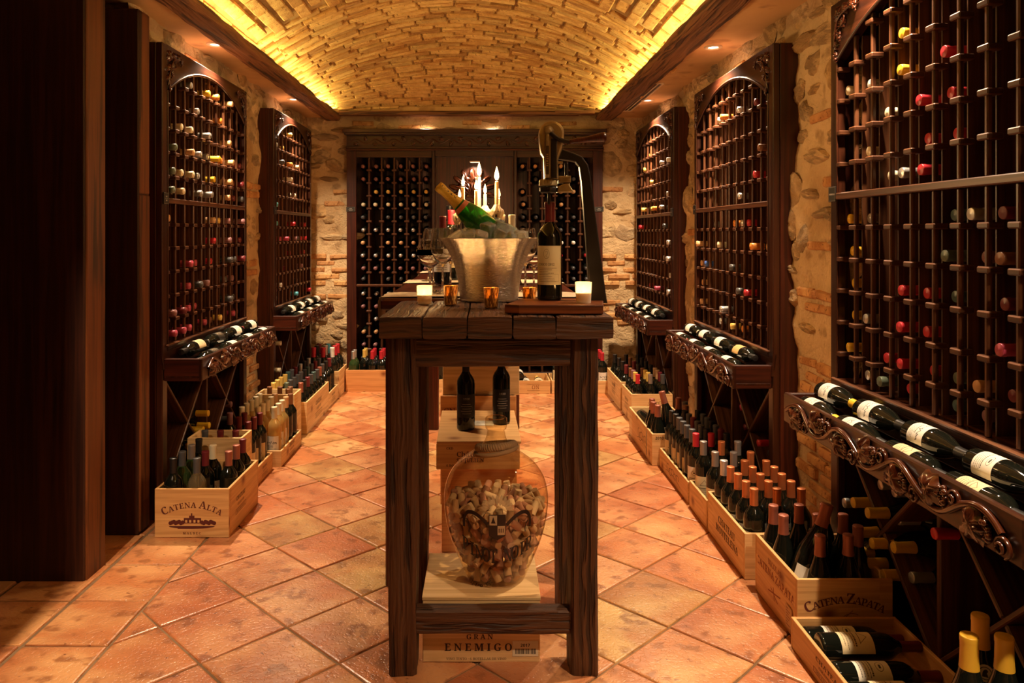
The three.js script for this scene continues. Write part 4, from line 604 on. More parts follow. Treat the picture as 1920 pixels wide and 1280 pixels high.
{ const c = crate('deep pine crate crowded with dark bottles of mixed capsules near the corner rack', -1.376, -1.098, 4.69, 5.35, 0.2, { tint: 0 }); sidePrint(c, 1, sideStamp, 0.3, 0.15);
  const K = ['black', 'slate', 'green', 'darkred', 'mauve', 'rust', 'black', 'teal', 'cream', 'slate'];
  fill(c, 3, 7, (i, j, r) => i === 0 && j < 4 ? BD + 'gold' : BD + K[Math.floor(r * 10) % 10] + (r * 37 % 1 < 0.4 ? ' white' : ''), 'in the deep crowded crate near the corner rack', 'bottles in the deep crowded crate'); }
{ const c = crate('low pine tray of tall dark bottles next to the deep crowded crate', -1.37, -1.105, 5.37, 5.72, 0.105, { tint: 0 }); sidePrint(c, 1, sideStamp, 0.2, 0.08); fill(c, 3, 3, (i, j, r) => BD + ['slate', 'darkred', 'black', 'silver'][Math.floor(r * 4)] + [' ink', ' white', ''][Math.floor(r * 31 % 3)], 'in the low corner tray', 'bottles in the corner low tray'); }
{ const c = crate('pine crate of magnum bottles in the corner of the end wall', -1.37, -1.1, 5.74, 6.06, 0.2, { tint: 0 }); fill(c, 3, 3, (i, j) => [BD + 'red kraft', BD + 'red white', BD + 'white ink', BD + 'black kraft', BD + 'silver white', BD + 'red ink', BD + 'darkred white', BD + 'cyan white', BD + 'red ink'][j * 3 + i], 'among the magnums in the corner crate', 'magnums in the corner crate', 1.2); }
// ---- against the end cabinet
{ const c = crate('orange-toned wooden crate with bright red and gold capsules against the end cabinet', -1.09, -0.762, 5.955, 6.22, 0.17, { tint: 3 }); fill(c, 4, 3, (i, j) => i === 0 ? (j === 2 ? null : 'bordeaux green silver') : i === 1 ? (j ? BD + 'gold' : null) : BD + 'red', 'in the orange-toned crate against the end cabinet', 'bottles in the orange-toned crate'); }
{ const c = crate('low pine tray between the table legs against the end cabinet', -0.74, -0.3, 5.93, 6.21, 0.1, { tint: 0 }); fill(c, 3, 1, (i) => BD + 'green', 'in the low tray half hidden behind the table leg', 'bottles behind the table leg'); }
{ const c = crate('low pine tray stamped ON with loose dark bottles lying in it', -0.02, 0.52, 5.88, 6.2, 0.1, { tint: 1 });
  print(c, 'lettering', 0.16, 0.06, canvas(256, 96, (g) => { g.fillStyle = '#9a5a26'; g.font = '64px serif'; g.textAlign = 'right'; g.fillText('ON', 214, 70); g.fillRect(60, 8, 160, 3); g.fillRect(60, 86, 160, 3); }), 0.13, 0.05, 0.1608);
  [[0.12, 5.905, 0.053, 0.03, BG + 'gold cream'], [0.225, 5.905, 0.053, 0.04, BG + 'black cream'], [0.33, 5.905, 0.053, -0.02, BG + 'black white'], [0.44, 5.91, 0.053, 0.02, BG + 'gold cream'], [0.28, 5.93, 0.118, 0.02, BG + 'black white']].forEach(([x, D, y, ry, s]) => bottle(s, TRS(x, y, -D, 0, ry, 0).multiply(TRS(0, 0, 0, -Math.PI / 2 + 0.06, 0, 0)), 'dark bottle with ' + labelWord[s.split(' ')[3]] + ' label and ' + CAPNAME[s.split(' ')[2]] + ' capsule lying in the stamped low tray', 'loose bottles in the stamped tray', 0.92)); }
{ const c = crate('low pine tray of white-capped bottles against the end cabinet', 0.53, 0.86, 5.88, 6.2, 0.1, { tint: 0 }); fill(c, 4, 1, (i, j) => BD + 'white cream', 'in the low tray beside the loose bottles', 'white-capped bottles by the end cabinet'); }
{ const c = crate('small low pine box with red-capped bottles in the corner by the end cabinet', 0.87, 0.99, 5.88, 6.15, 0.1, { tint: 0 }); fill(c, 1, 3, () => BD + 'red script', 'in the small low box by the end cabinet', 'red-capped bottles in the small box'); }
// ---- row under the three racks
{ const c = crate('pine crate of dark bottles in the corner below the air vent', 0.965, 1.245, 5.33, 5.9, 0.2, { tint: 2 }); fill(c, 3, 4, (i, j, r) => (r < 0.35 ? BG : BD) + ['black', 'black', 'gold', 'darkred', 'black', 'brown'][Math.floor(r * 6)], 'in the corner crate below the air vent', 'bottles in the corner crate below the vent'); sidePrint(c, -1, sideStamp, 0.2, 0.1); }
{ const c = crate('pale pine crate with a swirl stamp and gold and brown capsules', 0.972, 1.245, 4.97, 5.31, 0.19, { tint: 2 }); print(c, 'lettering', 0.12, 0.06, swirlStamp, 0.02, 0.13, 0.1708); sidePrint(c, -1, sideStamp, 0.2, 0.1);
  fill(c, 3, 4, (i, j, r) => j === 0 ? BD + ['red', 'pewter', 'slate'][i] : BD + ['rust', 'tan', 'brown', 'gold', 'darkred', 'mauve'][Math.floor(r * 6)], 'in the pale crate with the swirl stamp', 'bottles in the swirl-stamped crate'); }
{ const c = crate('pine crate stamped 2010 with a bottle leaning out of it', 0.905, 1.175, 4.06, 4.7, 0.17, { tint: 0 }); print(c, 'lettering', 0.06, 0.03, stampTex((g) => { g.font = 'bold 90px sans-serif'; g.fillText('2010', 10, 96); }), -0.09, 0.148, 0.3208); sidePrint(c, -1, swirlStamp, 0.3, 0.13, 0.06);
  [[0.95, 4.12, 'rust'], [0.945, 4.2, 'rust'], [0.955, 4.28, 'rust'], [1.1, 4.11, 'brown'], [1.12, 4.2, 'slate'], [1.11, 4.3, 'rust']].forEach(([x, D, k]) => stand(BG + k, x, D, 0.012, 'dark wine bottle with ' + CAPNAME[k] + ' capsule standing in the crate stamped 2010', 'bottles standing in the 2010 crate'));
  bottle(BG + 'rust white', TRS(1.075, 0.05, -4.2, -0.1, 0, 0.24), 'dark wine bottle with white label leaning far out of the crate stamped 2010', undefined, 1.08);
  [[0.99, 4.5, 0.05], [1.08, 4.55, 0.06], [1.0, 4.6, 0.12]].forEach(([x, D, y], i) => bottle(BD + 'tan white', TRS(x, y, -(D - 0.06), 0, 0.15 * i - 0.15, 0).multiply(TRS(0, 0, 0, Math.PI / 2, 0, 0)).multiply(TRS(0, -0.15, 0)), 'dark wine bottle with tan capsule lying flat in the crate stamped 2010', 'bottles lying in the 2010 crate')); }
{ const c = crate('long low pine tray of white-labelled bottles with black capsules', 0.944, 1.19, 3.49, 4.05, 0.1, { tint: 0 }); sidePrint(c, -1, swirlStamp, 0.34, 0.09); print(c, 'lettering', 0.06, 0.03, sideStamp, 0.0, 0.05, 0.2808);
  fill(c, 3, 7, (i, j, r) => j === 0 && i < 2 ? BD + 'red white' : i === 0 ? BD + (j > 4 ? 'black' : 'slate') + ' cream' : BD + (r < 0.25 ? 'darkred' : r < 0.6 ? 'slate' : 'black'), 'in the long low tray of white labels', 'bottles in the long low tray'); }
{ const c = crate('short low pine box with grey-capped white-labelled bottles', 0.942, 1.2, 3.19, 3.46, 0.12, { tint: 0 }); fill(c, 3, 2, (i, j) => BD + (i === 0 ? 'pewter cream' : (i + j) % 2 ? 'pewter' : 'copper'), 'in the short box before the copper-capped crate', 'bottles in the short low box'); }
{ const c = crate('pine crate packed with copper-capped bottles', 0.942, 1.22, 2.725, 3.175, 0.166, { tint: 0 });
  sidePrint(c, -1, stampTex((g) => { g.textAlign = 'center'; g.font = 'bold 34px serif'; g.fillText('CHATEAU', 128, 56); g.fillText('MONTELENA', 128, 92); }), 0.3, 0.14, 0.02);
  fill(c, 3, 5, (i, j) => i === 0 && j === 4 ? BD + 'silver white' : BD + 'copper white', 'in the crate packed with copper capsules', 'copper-capped bottles in the packed crate'); }
{ const c = crate('pine crate with curved red lettering and a bottle leaning in its corner', 0.955, 1.247, 2.3, 2.655, 0.195, { tint: 1 });
  const art = canvas(512, 300, (g) => { g.fillStyle = INK; arcText(g, 'CATENA ZAPATA', 256, 590, 440, 1.02, ['bold 82px serif', 'bold 58px serif'], [0, 7]); g.strokeStyle = '#8a4a2a'; g.lineWidth = 3; g.beginPath(); g.moveTo(230, 240); g.quadraticCurveTo(280, 190, 330, 214); g.moveTo(250, 236); g.lineTo(300, 190); g.stroke(); });
  print(c, 'lettering', 0.275, 0.16, art, 0.0, 0.122, 0.1785);
  sidePrint(c, -1, stampTex((g) => { g.fillStyle = '#9a4a28'; g.textAlign = 'center'; g.font = '22px serif'; g.fillText('NICOLAS', 128, 26); g.font = 'bold 31px serif'; g.fillText('CATENA ZAPATA', 128, 58); g.strokeStyle = '#9a4a28'; g.lineWidth = 3; g.beginPath(); g.moveTo(80, 100); g.lineTo(170, 84); g.moveTo(100, 84); g.lineTo(150, 108); g.moveTo(120, 76); g.lineTo(126, 112); g.stroke(); }), 0.3, 0.15, 0);
  print(c, 'notch_label', 0.05, 0.07, canvas(64, 90, (g) => { g.fillStyle = '#c9a277'; g.fillRect(0, 0, 64, 90); g.fillStyle = '#7a4a2a'; for (let i = 0; i < 7; i++) g.fillRect(8, 10 + i * 11, 20 + (i * 17 % 28), 3); }), -0.1492, 0.05, 0.12, -Math.PI / 2);
  const lab = 'in the crate with the curved red lettering', grp = 'rust-capped bottles beside the leaning bottle';
  [[1.0, 2.605], [0.999, 2.515], [1.09, 2.61], [1.18, 2.61], [1.2, 2.52], [1.115, 2.52], [1.045, 2.345], [1.135, 2.35], [1.2, 2.42]].forEach(([x, D]) => stand(BG + 'rust', x, D, 0.012, 'dark bottle with rust brown capsule ' + lab, grp));
  bottle(BG + 'rust white', TRS(1.005, 0.045, -2.43, 0.0, 0, -0.3), 'dark wine bottle with a white back label leaning across the crate with curved lettering', undefined, 1.16); }
{ const c = crate('low pine tray with red-capped bottles lying side by side', 0.93, 1.245, 1.79, 2.285, 0.09, { tint: 1 }); sidePrint(c, -1, sideStamp, 0.26, 0.07, 0);
  for (let i = 0; i < 5; i++) bottle('bordeaux dark darkred ' + (i % 2 ? 'cream' : 'white'), new THREE.Matrix4().makeTranslation(0.945, 0.052 + (i === 1 ? 0.03 : 0), -(2.225 - i * 0.092)).multiply(TRS(0, 0, 0, 0, 0, -Math.PI / 2)).multiply(TRS(0, 0, 0, 0, -Math.PI / 2 + 0.35, 0)), 'dark bottle with pale label and dark red capsule lying in the low tray', 'bottles lying in the low tray', 0.96); }
{ const c = crate('low pine box holding the yellow-capped magnums', 0.98, 1.19, 1.5, 1.77, 0.1, { tint: 1 });
  const seal = std({ map: canvas(128, 128, (g) => { g.fillStyle = '#d8d4c8'; g.fillRect(0, 0, 128, 128); g.strokeStyle = '#2a2622'; g.fillStyle = '#2a2622'; g.lineWidth = 5; g.beginPath(); g.arc(64, 64, 44, 0, 7); g.stroke(); g.beginPath(); g.moveTo(40, 88); g.quadraticCurveTo(44, 34, 74, 36); g.quadraticCurveTo(92, 48, 74, 62); g.lineTo(84, 92); g.fill(); }), roughness: 0.7 });
  const sg = new THREE.CircleGeometry(0.016, 20);
  [[1.135, 1.725, 0.1], [1.128, 1.635, -0.2], [1.055, 1.64, 0.2], [1.14, 1.545, 0]].forEach(([x, D, t]) => { const b = stand(BG + 'mustard', x, D, 0.035, 'large dark magnum with mustard yellow capsule and round white seal', 'yellow-capped magnums', 1.14, t); const s = obj('round_seal', sg, seal, b); at(s, -0.0115, 0.2, 0.0275, -0.3, -0.4, 0); s.rotation.order = 'YXZ'; }); }

// the remaining racked bottles
{ const g = new THREE.Group(); g.name = 'racked_bottle_mass'; g.userData = { kind: 'stuff', label: 'many small capsules of wine bottles lying in the end cabinet and the farther racks', category: 'wine bottles' }; scene.add(g); for (const [m, l] of massOf) obj('racked_bottles', merged(l), m, g).userData = { kind: 'stuff' }; }
// ================================================================ rustic console table in front
const TT = 1.02;                                                    // table top height
{
  const t = thing('console_table', 'tall rustic console table of dark weathered timber with a plank top', 'table', [0.035, 0, -2.32]);
  // planks run away from the camera
  const xs = [-0.325, -0.205, -0.08, 0.045, 0.165, 0.325];
  for (let i = 0; i < 5; i++) { const w = xs[i + 1] - xs[i] - 0.003; at(obj('top_plank', hewn(w, 0.06, 0.5, [12, 6, 60], 0.002, 'z', 10 + i, 9), M.rustic, t), (xs[i] + xs[i + 1]) / 2, TT - 0.032, -0.015 + (i % 2) * 0.004); }
  for (const [x, z, k] of [[-0.266, 0.14, 1], [0.25, 0.14, 2], [-0.262, -0.2, 3], [0.246, -0.2, 4]]) at(obj('leg', hewn(0.08, TT - 0.066, 0.1, [8, 90, 10], 0.004, 'y', 20 + k, 9), M.rustic, t), x, (TT - 0.066) / 2, z);
  at(obj('apron', hewn(0.44, 0.085, 0.05, [60, 8, 4], 0.003, 'x', 30), M.rustic, t), -0.008, TT - 0.107, 0.155); at(obj('apron', hewn(0.44, 0.085, 0.05, [60, 8, 4], 0.003, 'x', 31), M.rustic, t), -0.008, TT - 0.107, -0.215);
  for (const [x, k] of [[-0.266, 32], [0.25, 33]]) at(obj('apron', hewn(0.04, 0.085, 0.24, [4, 8, 30], 0.003, 'z', k), M.rustic, t), x, TT - 0.107, -0.03);
  at(obj('stretcher', hewn(0.44, 0.075, 0.045, [60, 8, 4], 0.003, 'x', 34), M.rustic, t), -0.008, 0.142, 0.15);
}
// ---- long dark table behind it, with linen runners hanging over its edges
{
  const t = thing('long_table', 'long narrow dark polished table set with glasses behind the rustic console', 'table', [0.0, 0, -3.78], 0.0);
  at(obj('table_top', cbox(0.72, 0.04, 2.3, 0.006, 'z'), M.darkTable, t), 0, TT - 0.02, 0);
  for (const [x, z] of [[-0.32, -1.05], [0.194, -1.05]]) at(obj('leg', cbox(0.065, TT - 0.04, 0.065, 0.005, 'y'), M.darkTable, t), x, (TT - 0.04) / 2, z);
  at(obj('leg', cbox(0.065, TT - 0.04, 0.065, 0.005, 'y'), M.darkTable, t), -0.315, (TT - 0.04) / 2, 1.08); at(obj('leg', cbox(0.065, TT - 0.04, 0.065, 0.005, 'y'), M.darkTable, t), 0.325, (TT - 0.04) / 2, 1.08);
  at(obj('apron', cbox(0.5, 0.08, 0.02, 0.003), M.darkTable, t), 0, TT - 0.08, 1.1); at(obj('apron', cbox(0.5, 0.08, 0.02, 0.003), M.darkTable, t), 0, TT - 0.08, -1.08);
  const runnerGeo = (w, seed) => { const n = 40, prof = []; for (let i = 0; i <= n; i++) { const s = i / n, x = lerp(-0.45, 0.45, s), over = Math.max(0, Math.abs(x) - 0.362); prof.push([Math.sign(x) * (Math.min(Math.abs(x), 0.362) + Math.min(over, 0.006)), 0.004 - Math.max(0, over - 0.004)]); }
    const g = new THREE.PlaneGeometry(1, w, n, 8), p = g.attributes.position; for (let i = 0; i < p.count; i++) { const k = Math.round((p.getX(i) + 0.5) * n), z = p.getY(i), [x, y] = prof[k], f = Math.abs(x) > 0.321 ? 0.004 * Math.sin(z * 60 + seed) : 0.0012 * Math.sin(z * 50 + x * 9 + seed) + 0.0012; p.setXYZ(i, x + (Math.abs(x) > 0.321 ? Math.sign(x) * (f + 0.004) : 0), y + (Math.abs(x) > 0.321 ? 0 : f), -z); } g.computeVertexNormals(); return g; };
  for (const [D, w, k] of [[2.78, 0.2, 1], [3.55, 0.24, 2], [4.4, 0.24, 3]]) { const r = tag(obj('linen_runner', runnerGeo(w, k), M.linen), ['cream linen runner across the long table just behind the ice bucket', 'cream linen runner across the middle of the long table', 'cream linen runner across the long table near the end cabinet'][k - 1], 'table linen'); at(r, 0, TT, -D); }
}
// ---- bottle opener on its stand
const OD = 2.27, ox = (p) => XP(p, OD), oy = (p) => YP(p, OD);
{
  const t = thing('bottle_opener', 'antique bronze lever corkscrew on a curved iron post and wooden base', 'corkscrew', [0, 0, -OD]);
  const bs = new THREE.Shape(); [[0.06, 0.11], [0.085, 0.035], [0.115, -0.075], [0.36, -0.075], [0.36, 0.0], [0.338, 0.135], [0.1, 0.135]].forEach(([x, z], i) => i ? bs.lineTo(x, -z) : bs.moveTo(x, -z));
  const bg = metricUV(new THREE.ExtrudeGeometry(bs, { depth: 0.02, bevelEnabled: true, bevelThickness: 0.003, bevelSize: 0.003, bevelOffset: -0.003, bevelSegments: 2 }).rotateX(-Math.PI / 2), 'x'); bg.computeVertexNormals();
  at(obj('base_board', bg, M.stand, t), 0, TT + 0.004, 0);
  const outline = (pts, d, bevel = 0.004) => { const s = new THREE.Shape(); pts.forEach(([x, y], i) => i ? s.lineTo(ox(x), oy(y)) : s.moveTo(ox(x), oy(y))); return new THREE.ExtrudeGeometry(s, { depth: d - 2 * bevel, bevelEnabled: true, bevelThickness: bevel, bevelSize: bevel, bevelOffset: -bevel, bevelSegments: 2 }).translate(0, 0, -d / 2 + bevel); };
  at(obj('post', outline([[1140, 569], [1138, 560], [1126, 470], [1117, 400], [1108, 330], [1103, 308], [1092, 293], [1074, 285], [1056, 279], [1044, 276], [1044, 297], [1066, 300], [1080, 303], [1087, 312], [1091, 340], [1098, 430], [1107, 569]], 0.034), M.darkIron, t), 0, 0, -0.02);
  const drum = []; for (let i = 0; i <= 18; i++) { const a = i / 18 * Math.PI; drum.push([1033.5 + Math.cos(a) * 23.5, 252 - Math.sin(a) * 24]); } drum.push([1011, 270], [1014, 288], [1019, 296], [1020, 338], [1046, 338], [1046, 300], [1052, 284], [1056, 266]);
  at(obj('head', outline(drum, 0.05, 0.008), M.brass, t), 0, 0, 0); at(obj('face_plate', outline([[1021, 250], [1028, 250], [1028, 335], [1021, 335]], 0.014, 0.003), M.brass, t), 0, 0, 0.028); at(obj('face_plate', outline([[1032, 262], [1043, 262], [1043, 335], [1032, 335]], 0.01, 0.003), M.darkIron, t), 0, 0, 0.026);
  at(obj('lettering', new THREE.PlaneGeometry(0.085, 0.009), std({ map: canvas(256, 28, (g) => { g.fillStyle = '#4a3a1c'; g.fillRect(0, 0, 256, 28); g.fillStyle = '#c9a95a'; g.font = 'bold 24px sans-serif'; g.textAlign = 'center'; g.fillText('E S T A T E', 128, 23); }), metalness: 0.6, roughness: 0.4 }), t), ox(1024.5), oy(302), 0.0355, 0, 0, -Math.PI / 2);
  const cyl = (r, h, x, y, z, m, n) => at(obj(n, lathe([[0, -h / 2], [r * 0.9, -h / 2], [r, -h / 2 + 0.003], [r, h / 2 - 0.003], [r * 0.9, h / 2], [0, h / 2]], 24), m, t), ox(x), oy(y), z);
  cyl(0.028, 0.02, 1028, 343, 0.004, M.brass, 'clamp_ring'); cyl(0.026, 0.018, 1028, 356, 0.004, M.darkIron, 'clamp_ring'); cyl(0.0055, 0.08, 1062, 330, 0.0, M.darkIron, 'clamp_screw'); cyl(0.011, 0.03, 1062, 339, 0, M.brass, 'clamp_nut');
  at(obj('clamp_jaw', outline([[1044, 350], [1055, 345], [1066, 345], [1076, 361], [1044, 361]], 0.03), M.brass, t), 0, 0, 0); at(obj('clamp_bracket', outline([[1046, 330], [1070, 330], [1070, 342], [1046, 344]], 0.026), M.brass, t), 0, 0, 0); at(obj('clamp_link', outline([[1041, 304], [1054, 304], [1054, 308], [1041, 308]], 0.014, 0.002), M.brass, t), 0, 0, 0.02);
  cyl(0.001, 0.002, 1062, 309, 0, M.brass, 'pin'); cyl(0.004, 0.09, 1029, 372, 0.0, M.darkIron, 'spindle').scale.y = 0.4;
  at(obj('hub', new THREE.SphereGeometry(0.013, 16, 12), M.brass, t), ox(1028), oy(247), 0.03);
  obj('crank', tube([[ox(1028), oy(249), 0.034], [ox(1040), oy(260), 0.036], [ox(1052), oy(266), 0.036], [ox(1066), oy(269), 0.036]], 0.0065, 20, 8), M.darkIron, t);
  const a = new THREE.Vector3(ox(1064), oy(269), 0.036), b = new THREE.Vector3(ox(1132), oy(259), 0.036), L = a.distanceTo(b), h = obj('handle', lathe([[0, 0], [0.006, 0], [0.0075, 0.006], [0.0065, 0.016], [0.0095, 0.026], [0.0085, 0.034], [0.0085, L * 0.5], [0.0145, L * 0.92], [0.013, L], [0, L + 0.002]], 20), M.darkTable, t); h.position.copy(a); h.quaternion.setFromUnitVectors(new THREE.Vector3(0, 1, 0), b.clone().sub(a).normalize());
}
// ---- bottle standing on the opener's base
{
  const b = bottle('bordeaux dark darkred', TRS(XP(1030.5, 2.31), TT + 0.025, -2.31), 'dark red wine bottle with tall cream label standing under the corkscrew', undefined, 1.0);
  const g = move(new THREE.CylinderGeometry(0.0382, 0.0382, 0.118, 20, 1, true, -1.35, 2.35), 0, 0.108, 0);
  obj('bottle_label', g, std({ map: canvas(256, 280, (q) => { q.fillStyle = '#d9cfb4'; q.fillRect(0, 0, 256, 280); q.strokeStyle = q.fillStyle = '#9a8c6c'; q.lineWidth = 3; q.beginPath(); q.ellipse(110, 58, 26, 34, 0, 0, 7); q.stroke(); q.beginPath(); q.moveTo(96, 46); q.quadraticCurveTo(130, 30, 116, 62); q.quadraticCurveTo(90, 76, 128, 84); q.stroke(); q.fillStyle = '#4a4030'; q.font = 'bold 25px serif'; q.fillText('UNICO 2012', 34, 142); q.fillStyle = '#7a6e56'; const r = seeded(4); for (let i = 0; i < 9; i++) { let x = 34; const e = 120 + r() * 80; while (x < e) { const w = 3 + r() * 9; q.fillRect(x, 158 + i * 12, w, 4); x += w + 3; } } q.strokeStyle = '#8a7c5c'; q.lineWidth = 1.5; q.strokeRect(28, 204, 196, 52); }), roughness: 0.75 }), b);
}
// ---- ice bucket, ice and champagne
const BX = XP(917, 2.6), BD0 = 2.6, IB = TT + 0.0005;
{
  const prof = []; for (let i = 0; i <= 20; i++) { const s = i / 20; prof.push([0.1 + 0.018 * s + 0.045 * Math.pow(s, 3.2), 0.0 + s * 0.212]); }
  const pts = [[0, 0.003], [0.094, 0], ...prof, [prof[20][0] + 0.003, 0.2135], [prof[20][0] - 0.001, 0.2135], ...prof.slice(3, 20).reverse().map(([r, y]) => [r - 0.003, y]), [0, 0.03]];
  const g = lathe(pts, 96), p = g.attributes.position; for (let i = 0; i < p.count; i++) { const x = p.getX(i), y = p.getY(i), z = p.getZ(i), a = Math.atan2(z, x), f = 1 + 0.045 * Math.cos(a * 8) * smooth(0.02, 0.2, y); p.setXYZ(i, x * f, y, z * f); } g.computeVertexNormals();
  const t = thing('ice_bucket', 'flared fluted silver champagne bucket beaded with condensation', 'ice bucket', [BX, IB, -BD0]); obj('bucket_wall', g, M.silver, t); at(obj('foot_ring', lathe([[0.09, 0], [0.099, 0], [0.101, 0.006], [0.098, 0.012]], 48), M.silver, t), 0, 0, 0);
  const ice = phys({ color: lin(0.92, 0.9, 0.82), transmission: 0.85, thickness: 0.02, roughness: 0.22, ior: 1.31 });
  const iceGeo = [0, 1, 2].map((k) => { const q = cbox(0.044, 0.036, 0.04, 0.005), p = q.attributes.position; for (let i = 0; i < p.count; i++) { const x = p.getX(i), y = p.getY(i), z = p.getZ(i); p.setXYZ(i, x * (1 + (y > 0 ? 0.15 * k - 0.15 : 0)) + y * 0.1 * k, y * (1 + x * 3), z * (1 + (x > 0 ? 0.1 : -0.08))); } q.computeVertexNormals(); return q; });
  const ri = seeded(55); for (let k = 0; k < 30; k++) { const ring = k < 15 ? 0.113 : k < 25 ? 0.068 : 0.025, a = k * 2.399, r = ring, x = Math.cos(a) * r, z = Math.sin(a) * r; const m = tag(obj('ice_cube', iceGeo[k % 3], ice), 'chunk of clear ice piled in the silver bucket', 'ice cube', 'ice in the silver bucket'); at(m, BX + x, IB + 0.202 + (0.12 - ring) * 0.5 + ri() * 0.012, -BD0 + z, ri() * 3, ri() * 3, ri() * 3); m.scale.setScalar(0.85 + ri() * 0.4); }
  // champagne
  const c = new THREE.Group(); c.name = numbered('champagne_bottle'); scene.add(c); tag(c, 'green champagne bottle with gold foil neck tilted in the ice bucket', 'champagne');
  const green = phys({ color: lin(0.05, 0.35, 0.05), transmission: 0.72, thickness: 0.0, roughness: 0.06, ior: 1.5 });
  obj('bottle_body', lathe([[0, 0.006], [0.036, 0], [0.043, 0.005], [0.0445, 0.014], [0.0445, 0.13], [0.0425, 0.155], [0.036, 0.185], [0.0275, 0.212], [0.02, 0.238], [0.0165, 0.26], [0.0155, 0.3]], 32), green, c);
  const foilT = canvas(512, 256, (g) => { g.fillStyle = '#c9a23c'; g.fillRect(0, 0, 512, 256); const r = seeded(7); for (let i = 0; i < 900; i++) { g.fillStyle = r() < 0.5 ? 'rgba(240,214,120,0.5)' : 'rgba(130,92,24,0.4)'; g.fillRect(r() * 512, r() * 256, 3 + r() * 8, 1 + r() * 2); } g.fillStyle = '#4a3410'; g.font = 'bold 46px serif'; for (const x of [128, 384]) { g.save(); g.translate(x, 140); g.rotate(-Math.PI / 2); g.textAlign = 'center'; g.fillText('MOET', 0, 16); g.restore(); } });
  obj('gold_foil', lathe([[0.0245, 0.222], [0.0205, 0.238], [0.0172, 0.26], [0.0163, 0.292], [0.0178, 0.298], [0.0182, 0.312], [0.0165, 0.319], [0, 0.3205]], 32), std({ map: foilT, metalness: 0.45, roughness: 0.42, bumpMap: scaled(gritBump, 0.5, 0.5), bumpScale: 0.0012 }), c);
  obj('neck_band', lathe([[0.0305, 0.203], [0.0262, 0.219]], 32), std({ color: lin(0.5, 0.14, 0.06), roughness: 0.5 }), c);
  const tip = new THREE.Vector3(XP(822, 2.58), YP(349, 2.58), -2.56), dir = new THREE.Vector3(-0.735, 0.655, 0.12).normalize(); c.position.copy(tip).addScaledVector(dir, -0.318); c.quaternion.setFromUnitVectors(new THREE.Vector3(0, 1, 0), dir); c.rotateY(-0.9);
}
// ---- flames and candles
const flameGeo = lathe([[0, 0], [0.0032, 0.003], [0.0055, 0.011], [0.0048, 0.022], [0.0026, 0.034], [0.0006, 0.043], [0, 0.045]], 12), flameMat = std({ color: lin(0.1, 0.08, 0.05), emissive: lin(1, 0.7, 0.3), emissiveIntensity: 7 });
function flame(parent, x, y, z, s, cd) { const f = at(obj('flame', flameGeo, flameMat, parent), x, y, z); f.scale.set(s * 1.6, s * 1.15, s * 1.6); parent.updateMatrixWorld(true); const l = new THREE.PointLight(lin(...FLAME_RGB), cd); l.name = 'flame_lamp'; l.position.set(x, y + 0.016 * s, z).applyMatrix4(parent.matrixWorld); l.castShadow = true; l.shadow.radius = 0.4; scene.add(l); at(obj('wick', new THREE.CylinderGeometry(0.0006, 0.0008, 0.008, 6), M.black, parent), x, y - 0.001, z); }
const frosted = phys({ color: lin(0.9, 0.84, 0.72), transmission: 0.75, thickness: 0, roughness: 0.55, ior: 1.45 });
const mercury = phys({ map: texture(256, 256, (u, v) => { const a = fbm(u, v, 20, 20, 3), b = fbm(u, v, 48, 48, 2, 2); return mix3([120, 74, 24], [250, 208, 120], smooth(0.4, 0.62, a * 0.6 + b * 0.4)); }), transmission: 0.4, thickness: 0, roughness: 0.3, metalness: 0.25 });
function votive(px, D, y, w, h, mat, label) {
  const t = thing('votive_candle', label, 'candle', [XP(px, D), y, -D]), r = w / 2;
  obj('glass_cup', lathe([[0, 0.003], [r * 0.78, 0.003], [r * 0.84, 0.0], [r * 0.88, 0.006], [r, h], [r * 0.95, h], [r * 0.83, 0.009], [0, 0.008]], 28), mat, t);
  obj('wax', lathe([[0, 0.009], [r * 0.82, 0.009], [r * 0.89, h * 0.5], [0, h * 0.48]], 20), M.wax, t); flame(t, 0, h * 0.5 + 0.002, 0, 0.5, FLAME_CD * 0.16);
}
votive(796, 2.45, TT, 0.052, 0.06, frosted, 'frosted glass votive candle at the corner of the rustic table');
votive(845, 2.42, TT, 0.047, 0.062, mercury, 'speckled gold votive candle beside the frosted one at the table corner');
votive(921, 2.33, TT, 0.048, 0.062, mercury, 'speckled gold votive candle in front of the ice bucket');
votive(993, 2.42, TT + 0.0, 0.046, 0.056, mercury, 'speckled gold votive candle between the ice bucket and the cream-labelled bottle');
votive(1094, 2.2, TT + 0.025, 0.049, 0.063, frosted, 'frosted glass votive candle on the wooden base of the corkscrew');
